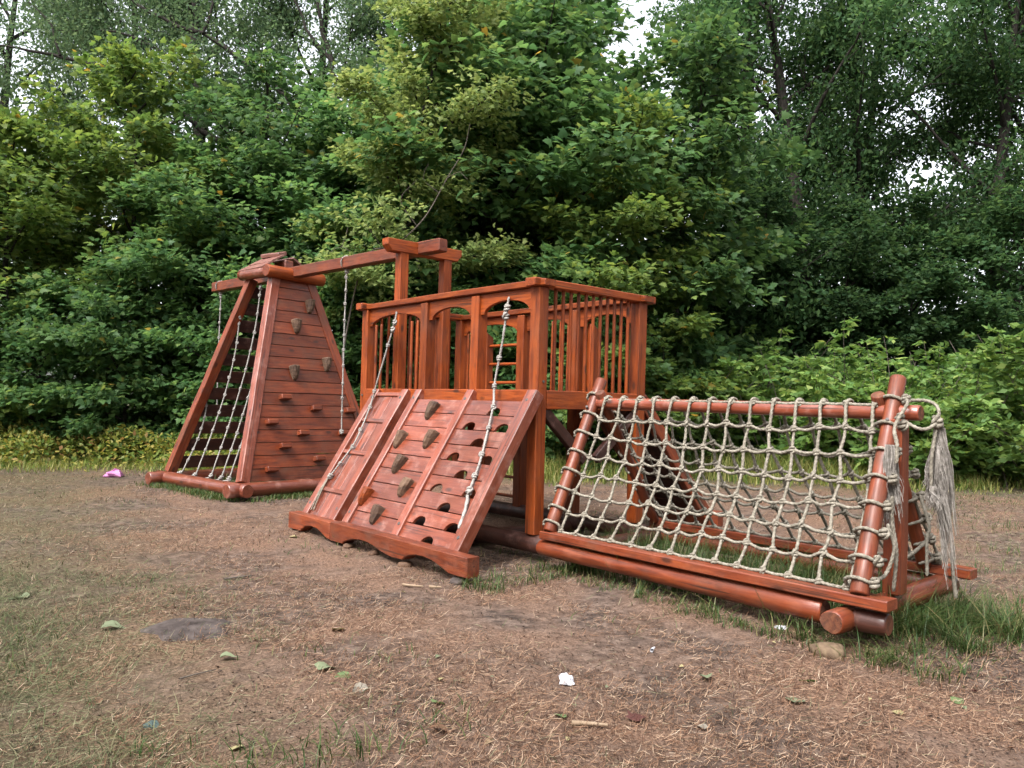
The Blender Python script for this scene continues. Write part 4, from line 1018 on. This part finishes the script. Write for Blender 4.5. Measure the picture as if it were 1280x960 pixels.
def patch(x, y, s, ph): return np.sin(x * s + ph) * np.sin(y * s * 1.1 + ph * 2 + x * .4) + .6 * np.sin(x * s * 2.3 - y + ph) * np.sin(y * s * 2.1 + 1)
def scat(n, x0, x1, y0, y1):
    x = RG.uniform(x0, x1, n); y = RG.uniform(y0, y1, n); return x, y
# weeds before the left hedge
n = 30000
x, y = scat(n, -15, -2.6, 14.2, 17.2); dens = np.sin(x * 1.3 + y) * .5 + np.sin(x * 3.1) * .3 + RG.normal(size=n) * .35 + (y - 14.9) * .9
kp = dens > .0; x, y = x[kp], y[kp]; n = len(x)
hh = (.14 + .46 * sstep(14.3, 15.8, y)) * (1 + .35 * np.sin(x * 2.3) * np.sin(y * 3 + x))
z = gz(x, y) + hh * RG.random(n) ** .7
P = np.stack([x, y, z], 1)
V, f = place(OVAL_T, OVAL_F, P, RG.normal(size=(n, 3)) * .8 + np.array([0, -.2, .1]), RG.normal(size=(n, 3)) * .35 + np.array([0, -.1, 1]), RG.uniform(.07, .15, n))
o = link_mesh('weeds', mesh_np('weeds', V, f), LM_WEED); o['kind'] = 'stuff'; tag(o, 'yellow-green low weeds along the foot of the maple hedge', 'weeds')
x, y = scat(9000, -15, -2.8, 13.6, 16); kp = RG.random(9000) < sstep(13.5, 14.6, y + .4 * np.sin(x * 2)) ; x, y = x[kp], y[kp]; n = len(x)
blades(np.stack([x, y, gz(x, y)], 1), RG.uniform(.06, .2, n), RG.uniform(.008, .014, n), RG.uniform(.2, 1.2, n), LM_YGRASS, 'verge_grass', 'short grass before the weeds at the left hedge', 'grass')
# meadow strip on the right
x, y = scat(95000, -2.5, 16, 13.2, 19.5); kp = RG.random(len(x)) < sstep(14.2, 17.0, y + .7 * np.sin(x * 1.1) + .4 * np.sin(x * 3)) ; x, y = x[kp], y[kp]; n = len(x)
blades(np.stack([x, y, gz(x, y)], 1), RG.uniform(.2, .7, n) * (.25 + .75 * sstep(13.5, 16.5, y)) * (1 - .45 * sstep(6, 9, x)), RG.uniform(.010, .020, n), RG.uniform(.1, .9, n), LM_YGRASS, 'meadow_grass', 'tall yellowing meadow grass in front of the forest edge', 'grass')
x, y = scat(26000, -9, 12, 5.5, 15.5); dn = patch(x, y, .9, 3.3) + .8 * sstep(2.5, 5, x - .15 * y) + .5 * sstep(11, 15, y) + RG.normal(size=len(x)) * .35
kp = dn > .95; x, y = x[kp], y[kp]; n = len(x)
blades(np.stack([x, y, gz(x, y)], 1), RG.uniform(.02, .075, n), RG.uniform(.005, .010, n), RG.uniform(.4, 1.8, n), LM_GRASS, 'yard_grass', 'sparse short grass spreading over the trampled yard', 'grass')
x, y = scat(30000, -4.6, 1.2, 2.6, 6.6); dn = sstep(1.5, -.9, x + .55 * y - .55 + .5 * patch(x, y, 1.1, .5)) + .35 * patch(x, y, 3.7, .4) + RG.normal(size=len(x)) * .3
kp = dn > .95; x, y = x[kp], y[kp]; n = len(x)
blades(np.stack([x, y, gz(x, y)], 1), RG.uniform(.03, .085, n), RG.uniform(.0025, .005, n), RG.uniform(1.2, 3.2, n), LM_HAYG, 'flattened_grass', 'flattened grey-green grass in the near corner of the yard', 'grass')
# tufts round the net frame, the wall base and the pyramid
def tufts(spec):
    Ps, Hs, Ls = [], [], []
    for (cx, cy, rx, n, h, ln) in spec:
        p = np.stack([cx + RG.normal(size=n) * rx, cy + RG.normal(size=n) * rx * .7], 1); Ps.append(p); Hs.append(RG.uniform(.4, 1, n) * h); Ls.append(RG.uniform(.2, 1, n) * ln)
    p = np.concatenate(Ps); return np.stack([p[:, 0], p[:, 1], gz(p[:, 0], p[:, 1])], 1), np.concatenate(Hs), np.concatenate(Ls)
spec = []
def tuft_at(q, r, n, h, ln): spec.append((q.x, q.y, r, n, h, ln))
for i in range(60):
    t = RG.random() ** .7; tuft_at(T(-.2 - 3.3 * t, -.22 - RG.random() * .22, 0), RG.uniform(.02, .07), int(RG.uniform(6, 26)), RG.uniform(.06, .26) * (.5 + .6 * t), 1.9)
for i in range(170):
    tuft_at(T(-.4 - 2.8 * RG.random(), .0 + RG.random() * 1.3, 0), RG.uniform(.05, .14), int(RG.uniform(20, 60)), RG.uniform(.22, .52), 1.2)
for i in range(40):
    tuft_at(T(-3.22 - RG.random() ** 1.5 * .55, .30 + RG.random() * 1.25, 0), RG.uniform(.03, .09), int(RG.uniform(20, 70)), RG.uniform(.15, .42), 1.9)
for i in range(24):
    tuft_at(T(-3.30 - RG.random() * .5, -.45 + RG.random() * .8, 0), RG.uniform(.02, .08), int(RG.uniform(6, 24)), RG.uniform(.08, .26), 1.9)
for i in range(26):
    tuft_at(T(-.35 - .35 * RG.random(), -1.15 + RG.random() * 1.1, 0), RG.uniform(.02, .08), int(RG.uniform(6, 24)), RG.uniform(.05, .22), 1.5)
for i in range(16):
    tuft_at(T(.2 + 2.6 * RG.random(), -.95 + RG.random() * 1.8, 0), .12, 24, .14, 1.2)
for (x, y, n_, h) in ((-.62, 3.42, 60, .14), (-.95, 3.30, 70, .13), (-1.5, 3.35, 40, .10), (-.25, 3.72, 30, .10), (-2.6, 4.3, 30, .10), (-2.9, 4.9, 40, .10), (-3.3, 5.2, 26, .10), (-2.9, 6.2, 22, .07), (-.75, 4.6, 20, .08), (-1.25, 4.65, 24, .09), (3.2, 5.1, 40, .12), (4.2, 6.5, 50, .12), (4.6, 7.8, 60, .14), (5.6, 8.8, 60, .14), (5.0, 10, 60, .15), (6.6, 10.5, 60, .16), (-6.5, 11.2, 30, .08), (-4.9, 10.6, 26, .08)):
    tuft_at(Vector((x, y, 0)), .09 + .012 * y, n_, h, 1.5)
P, H, Ln = tufts(spec); n = len(P)
blades(P, H, RG.uniform(.004, .008, n), Ln, LM_GRASS, 'grass_tufts', 'green grass tufts growing in and around the net frame', 'grass')
spec = []
for i in range(60):
    q = corner(0, 0).lerp(corner(1, 0), RG.random() * 1.1) - D2 * (.1 + .25 * RG.random()); spec.append((q.x, q.y, .10, 26, .10, .9))
    q = corner(0, 0).lerp(corner(0, 1), RG.random()) - D1 * (.12 + .2 * RG.random()); spec.append((q.x, q.y, .10, 26, .10, .9))
for i in range(40):
    q = ctr + D1 * RG.uniform(-1, 1) + D2 * RG.uniform(-1, 1); spec.append((q.x, q.y, .2, 22, .22, .8))
P, H, Ln = tufts(spec); n = len(P)
blades(P, H, RG.uniform(.006, .012, n), Ln, LM_GRASS, 'pyramid_grass', 'short green grass round the base logs of the pyramid', 'grass')
# straw and clippings over the yard
def strewn(n, y0, y1, keep, mat, name, label, lmin, lmax, w, lift):
    yy = y0 * (y1 / y0) ** RG.random(n); xx = (RG.random(n) - .5) * 2 * (.82 * yy + .6)
    kp = keep(xx, yy); xx, yy = xx[kp], yy[kp]; n = len(xx)
    az = RG.uniform(0, 2 * np.pi, n); L = RG.uniform(lmin, lmax, n) * (1 + .05 * yy); cv = RG.normal(size=n) * .35
    rows = []
    up0 = RG.random(n) * lift; up1 = RG.random(n) ** 2 * lift * 2.2
    ww = w * (1 + .16 * yy) * RG.uniform(.6, 1.4, n)
    for t, k in ((0, .6), (.5, 1), (1, .35)):
        a = az + cv * (t - .5)
        cx = xx + np.cos(a) * L * (t - .5); cy = yy + np.sin(a) * L * (t - .5)
        zz = gz(cx, cy) + .004 + up0 * (1 - t) * .5 + up1 * t * (.6 + .4 * t)
        sx, sy = -np.sin(a) * ww * k / 2, np.cos(a) * ww * k / 2
        rows += [np.stack([cx - sx, cy - sy, zz], 1), np.stack([cx + sx, cy + sy, zz + .001], 1)]
    V = np.stack(rows, 1).reshape(-1, 3)
    f = np.array([[0, 1, 3, 2], [2, 3, 5, 4]])[None] + (np.arange(n) * 6)[:, None, None]
    o = link_mesh(name, mesh_np(name, V, f.reshape(-1, 4)), mat); o['kind'] = 'stuff'; tag(o, label, 'straw')
def greenish(x, y): return np.maximum(sstep(1.9, -.6, x + .62 * y - .25 + .5 * patch(x, y, 1.1, .5)), .75 * sstep(.2, 1.6, x - .32 * y - .9 + .5 * patch(x, y, 1.3, 2.5)) * sstep(5.5, 7, y))
strewn(260000, 2.4, 17, lambda x, y: (RG.random(len(x)) > .75 * greenish(x, y)) & (patch(x, y, 1.5, 1.0) + .7 * patch(x, y, 4.1, 2.2) + RG.normal(size=len(x)) * .35 > -.25), LM_STRAW, 'dry_straw', 'dry brown straw and needles strewn over the trampled yard', .012, .055, .0015, .022)
strewn(150000, 2.4, 15, lambda x, y: RG.random(len(x)) < greenish(x, y) + .03, LM_HAY, 'grass_clippings', 'grey-green mown grass clippings in the near left of the yard', .02, .07, .0015, .026)

# ------------------------------------------------------------------ small things on the ground
def blob(name, x, y, rx, ry, h, mat, label, cat, rz=0, sink=.3, n=12, m_=7, rough=.12, group=None, zoff=0.0):
    V = []; ph = [rnd.uniform(0, 6) for _ in range(4)]
    for i in range(m_):
        t = i / (m_ - 1) * math.pi
        for j in range(n):
            a = 2 * math.pi * j / n
            k = 1 + rough * (math.sin(2 * a + ph[0] + t) + .7 * math.sin(3 * a + ph[1] - 2 * t) + .6 * math.sin(5 * a + ph[2] + 3 * t))
            V.append((rx * math.sin(t) ** .7 * math.cos(a) * k if 0 < i < m_ - 1 else 0, ry * math.sin(t) ** .7 * math.sin(a) * k if 0 < i < m_ - 1 else 0, h * (math.cos(t) * (1 + rough * .6 * math.sin(a + ph[3])) + 1 - 2 * sink)))
    Fc = []
    for i in range(m_ - 1):
        for j in range(n):
            q = (j + 1) % n
            Fc.append((i * n + j, (i + 1) * n + j, (i + 1) * n + q, i * n + q))
    me = mesh_np(name, V, Fc, True)
    o = link_mesh(name, me, mat, None, (x, y, g(x, y) + zoff)); o.rotation_euler.z = rz
    tag(o, label, cat, group); return o
blob('flat_rock', -2.0, 5.08, .34, .27, .10, M_STONE, 'flat grey-brown rock sunk in the trampled ground', 'rock', rz=.35, n=24, m_=15, rough=.15, sink=.86)
q = T(-3.13, -.36, 0); blob('stone', q.x - .03, q.y - .03, .10, .085, .055, M_STONE2, 'pale sandy stone propping the end of the cross log', 'stone', sink=.3)
for (u, v, s, lb) in ((.62, -1.02, .06, 'small wooden chock under the middle foot of the climbing wall board'), (1.2, -1.0, .055, 'grey chock under the long arch of the climbing wall board'), (1.66, -1.02, .06, 'flat stone under the joint of the wall and ramp boards'), (-.22, -1.04, .085, 'stone under the free end of the climbing wall board')):
    p = T(u, v, 0); blob('prop_stone', p.x, p.y, s * 1.3, s, .035, M_STONE if u < 0 else M_BARK, lb, 'stone', rz=rnd.uniform(0, 3), sink=.35)
_rl = [(0, 0), (.16, .02), (.33, .16), (.40, .36), (.33, .58), (.16, .80), (0, 1.0)]
_ro = _rl + [(-x, y) for x, y in _rl[-2:0:-1]]
ROUND_T = [(0, .42, 0)] + [(x, y, 0) for x, y in _ro]; ROUND_F = [(0, 1 + i, 1 + (i + 1) % len(_ro)) for i in range(len(_ro))]
def roundmesh(size, curl):
    t = np.array(ROUND_T, float); t[1:, :2] += RG.normal(size=(len(t) - 1, 2)) * .035
    t[:, 2] = curl * t[:, 0] ** 2 + .10 * np.sin(t[:, 1] * 3.5 + curl * 9) + RG.normal(size=len(t)) * .02
    return t * size
def leafmesh(size, curl):
    t = np.array(MAPLE_T) * size; t[:, 2] = curl * size * (t[:, 0] / size) ** 2 + .06 * size * np.sin(t[:, 1] / size * 4) 
    return t
def fmat(name, c, rough=.7):
    return leaf_mat(name, [(0, c), (1, c)], trans=.15, rough=rough, val=(.9, 1.1))
FM = {'green': fmat('fallen_green', (.11, .155, .06)), 'yellow': fmat('fallen_yellow', (.30, .26, .13)), 'brown': fmat('fallen_brown', (.13, .07, .04)), 'pale': fmat('fallen_pale', (.20, .175, .14)), 'teal': fmat('fallen_teal', (.055, .085, .08)), 'red': fmat('fallen_red', (.08, .028, .022)), 'tan': fmat('fallen_tan', (.21, .145, .085)), 'greygreen': fmat('fallen_greygreen', (.15, .175, .10))}
LV = [(-1.08, 5.12, .12, 'yellow', 'pale yellow fallen leaf beside the flat rock'), (-1.02, 4.36, .13, 'greygreen', 'pale grey-green fallen leaf lying flat'), (-.86, 4.33, .11, 'green', 'light green fallen leaf touching a greyer one'), (1.54, 4.2, .13, 'greygreen', 'broad pale green fallen leaf on bare brown soil'), (1.69, 4.45, .12, 'green', 'light green leaf lying behind a broader pale leaf'), (1.12, 4.48, .10, 'greygreen', 'small grey-green leaf in front of the net frame'), (-1.57, 3.65, .09, 'teal', 'blue-green fallen leaf among the mown clippings'), (2.39, 4.23, .08, 'green', 'small bright green leaf on the soil near the stone'), (-.35, 3.93, .09, 'green', 'green leaf fragment beside a curled brown one'), (-.25, 3.63, .09, 'brown', 'curled orange-brown leaf with green grass beside it'), (.27, 3.87, .08, 'green', 'small crisp green leaf near the crumpled paper'), (.62, 3.82, .10, 'red', 'dark red-brown fallen leaf'), (-.72, 4.17, .10, 'pale', 'grey papery leaf on the straw'), (-2.28, 8.45, .12, 'yellow', 'pale yellow leaf by the foot of the plank ramp board'), (-1.62, 4.55, .10, 'greygreen', 'dull green leaf in front of the flat rock'), (-2.55, 5.05, .14, 'greygreen', 'pale green torn leaf left of the flat rock'), (-3.5, 5.7, .16, 'greygreen', 'whitish-green leaf lying out by the clippings'), (2.95, 5.6, .14, 'greygreen', 'pale leaf lying under the grass at the net frame end'), (-1.95, 3.9, .08, 'brown', 'brown curled leaf among green clippings'), (-1.1, 3.4, .07, 'yellow', 'tiny yellow leaf among green clippings'), (.95, 3.75, .06, 'pale', 'small pale leaf scrap near the red leaf'), (2.0, 4.0, .06, 'yellow', 'small yellow leaf scrap on bare soil')]
for (x, y, s, c, lb) in LV:
    V = roundmesh(s, rnd.uniform(.2, .9)) if c != 'red' else leafmesh(s, .6); o = link_mesh('fallen_leaf', mesh_np('fallen_leaf', V, np.array(ROUND_F if c != 'red' else MAPLE_F), True), FM[c], None, (x, y, g(x, y) + .014))
    o.rotation_euler = (rnd.uniform(-.2, .2), rnd.uniform(-.2, .2), rnd.uniform(0, 6.28)); tag(o, lb, 'leaf')
# anonymous litter: scraps of bark and leaf
def scraps(n):
    yy = 2.7 * (12 / 2.7) ** RG.random(n); xx = (RG.random(n) - .5) * 1.5 * yy
    for i in range(n):
        s = rnd.uniform(.02, .05); V = np.array(OVAL_T) * s * np.array([1.3, 1, 1]); V[:, 2] += np.array([0, .2, 0, .2]) * s
        o = link_mesh('leaf_scrap', mesh_np('leaf_scrap', V, np.array(OVAL_F)), FM[rnd.choice(['brown', 'pale', 'tan', 'tan', 'yellow', 'greygreen', 'red'])], None, (xx[i], yy[i], g(xx[i], yy[i]) + .012))
        o.rotation_euler = (rnd.uniform(-.3, .3), rnd.uniform(-.3, .3), rnd.uniform(0, 6.28)); tag(o, 'small dry scrap of leaf or bark lying on the trampled soil', 'leaf', 'dry leaf scraps strewn over the yard')
scraps(110)
n = 46000
yy = 2.4 * (14 / 2.4) ** RG.random(n); xx = (RG.random(n) - .5) * 2 * (.8 * yy + .5)
kp = patch(xx, yy, 2.3, .7) + .8 * patch(xx, yy, 6.1, 1.2) + RG.normal(size=n) * .5 > .0; xx, yy = xx[kp], yy[kp]; n = len(xx)
P = np.stack([xx, yy, gz(xx, yy) + RG.uniform(.003, .012, n)], 1)
V, f = place(OVAL_T, OVAL_F, P, RG.normal(size=(n, 3)) * np.array([1, 1, .15]), RG.normal(size=(n, 3)) * .45 + np.array([0, 0, 1.]), RG.uniform(.007, .022, n) * (1 + .02 * yy))
LM_FLAKE = leaf_mat('leaf_crumbs', [(0, (.026, .018, .014)), (.35, (.050, .032, .023)), (.65, (.085, .05, .032)), (.88, (.15, .10, .07)), (1, (.26, .21, .16))], trans=.05, rough=.85, spec=.2)
o = link_mesh('leaf_litter', mesh_np('leaf_litter', V, f), LM_FLAKE); o['kind'] = 'stuff'; tag(o, 'crumbled dry leaf litter covering the trampled soil', 'litter')
# crumpled paper, pink bag, white scraps, sticks
M_PAPER = simple_mat('white_paper', [(.3, (.42, .42, .45)), (.7, (.58, .58, .62))], 30, .8, .2)
M_PINK = simple_mat('pink_plastic', [(.3, (.36, .11, .27)), (.7, (.48, .20, .38))], 12, .45, .2)
def crumple(name, x, y, r, mat, label, cat, flat=.7, seed=1):
    rr = random.Random(seed); V = []; n, m_ = 10, 6
    for i in range(m_):
        t = i / (m_ - 1) * math.pi
        for j in range(n):
            a = 2 * math.pi * j / n; k = r * rr.uniform(.55, 1.2)
            V.append((k * math.sin(t) * math.cos(a), k * math.sin(t) * math.sin(a), k * math.cos(t) * flat + r * flat * .6))
    Fc = [(i * n + j, (i + 1) * n + j, (i + 1) * n + (j + 1) % n, i * n + (j + 1) % n) for i in range(m_ - 1) for j in range(n)]
    o = link_mesh(name, mesh_np(name, V, Fc), mat, None, (x, y, g(x, y))); tag(o, label, cat)
crumple('crumpled_paper', .34, 4.33, .05, M_PAPER, 'crumpled white paper tissue lying on the straw', 'paper', seed=4)
crumple('plastic_bag', -6.62, 13.35, .17, M_PINK, 'small pink plastic bag on the ground near the weeds', 'bag', .5, seed=8)
crumple('paper_scrap', 1.86, 5.40, .045, M_PAPER, 'small flattened white scrap in the grass before the net frame', 'litter', .3, seed=5)
crumple('red_litter', -4.0, 11.55, .07, simple_mat('red_plastic', [(.3, (.5, .03, .05)), (.7, (.65, .06, .08))], 10, .5, 0), 'small red scrap of litter before the pyramid corner', 'litter', .3, seed=6)
def stickobj(x, y, L, r, az, mat, label):
    c = curve((x, y, g(x, y) + r + .004), (math.cos(az), math.sin(az), 0), L, 6, (0, 0, 0), .06)
    c[:, 2] = gz(c[:, 0], c[:, 1]) + r + .006
    V, f = tube(c - np.array([x, y, g(x, y)]), np.linspace(r, r * .5, 7), 6)
    o = link_mesh('stick', mesh_np('stick', V, f, True), mat, None, (x, y, g(x, y))); tag(o, label, 'stick')
M_PALEW = simple_mat('peeled_wood', [(.3, (.17, .115, .07)), (.7, (.28, .205, .14))], 15, .8, .2)
stickobj(-2.3, 6.5, .28, .010, .9, M_TWIG, 'thin dark stick lying in front of the plank ramp')
stickobj(-.85, 6.55, .20, .012, -.5, M_PALEW, 'short pale wood splinter before the climbing wall board')
stickobj(-.62, 6.42, .10, .014, -.1, M_PALEW, 'stubby pale wood chip beside a splinter')
stickobj(.9, 4.9, .06, .012, 1.3, M_PAPER, 'tiny white stick standing out on brown soil')
stickobj(.32, 3.74, .17, .014, .15, M_PALEW, 'flat tan piece of bark lying near the green leaf')
stickobj(-1.7, 4.2, .20, .005, .8, M_TWIG, 'slender twig on the clippings before the flat rock')
# dead limb hanging in the hedge
db = thing('dead_branch', 'bare pale dead branch arching out of the hedge above the overhead beam', 'branch', (-2.6, 15.2, g(-2.6, 15.2)))
def wire(P, r0_, r1_, sides=6):
    pts = np.array([tuple(p) for p in catmull(P, .12)]); 
    return tube(pts, np.linspace(r0_, r1_, len(pts)), sides)
WB = [(-3.35, 15.2, -.05), (-3.3, 15.2, 2.0), (-2.9, 15.1, 4.15), (-2.3, 15.0, 4.45), (-1.75, 15.0, 5.0), (-1.35, 15.1, 5.8), (-1.05, 15.2, 6.4), (-.95, 15.2, 6.9)]
geo = [wire(WB, .024, .008)]
for P in ([(-2.9, 15.1, 4.15), (-3.3, 15.0, 4.4), (-3.55, 15.0, 4.25), (-3.7, 15.0, 3.9)], [(-2.5, 15.05, 4.35), (-2.9, 14.9, 4.9), (-3.05, 14.9, 5.0)], [(-1.9, 15.0, 4.85), (-2.2, 14.9, 5.3), (-1.9, 14.9, 5.7)], [(-1.5, 15.05, 5.5), (-1.8, 15, 5.75), (-1.7, 15, 6.05)], [(-2.3, 15.0, 4.45), (-1.95, 14.9, 4.35), (-1.8, 14.9, 4.0)], [(-1.35, 15.1, 5.8), (-1.1, 15, 5.9), (-.95, 15, 5.75)], [(-3.3, 15.0, 4.4), (-3.2, 15, 4.8), (-3.3, 15, 5.05)]):
    geo.append(wire(P, .008, .003, 5))
V, f = join_geo(geo); link_mesh('limb', mesh_np('limb', V - np.array(tuple(db.location)), f, True), M_TWIG, db)
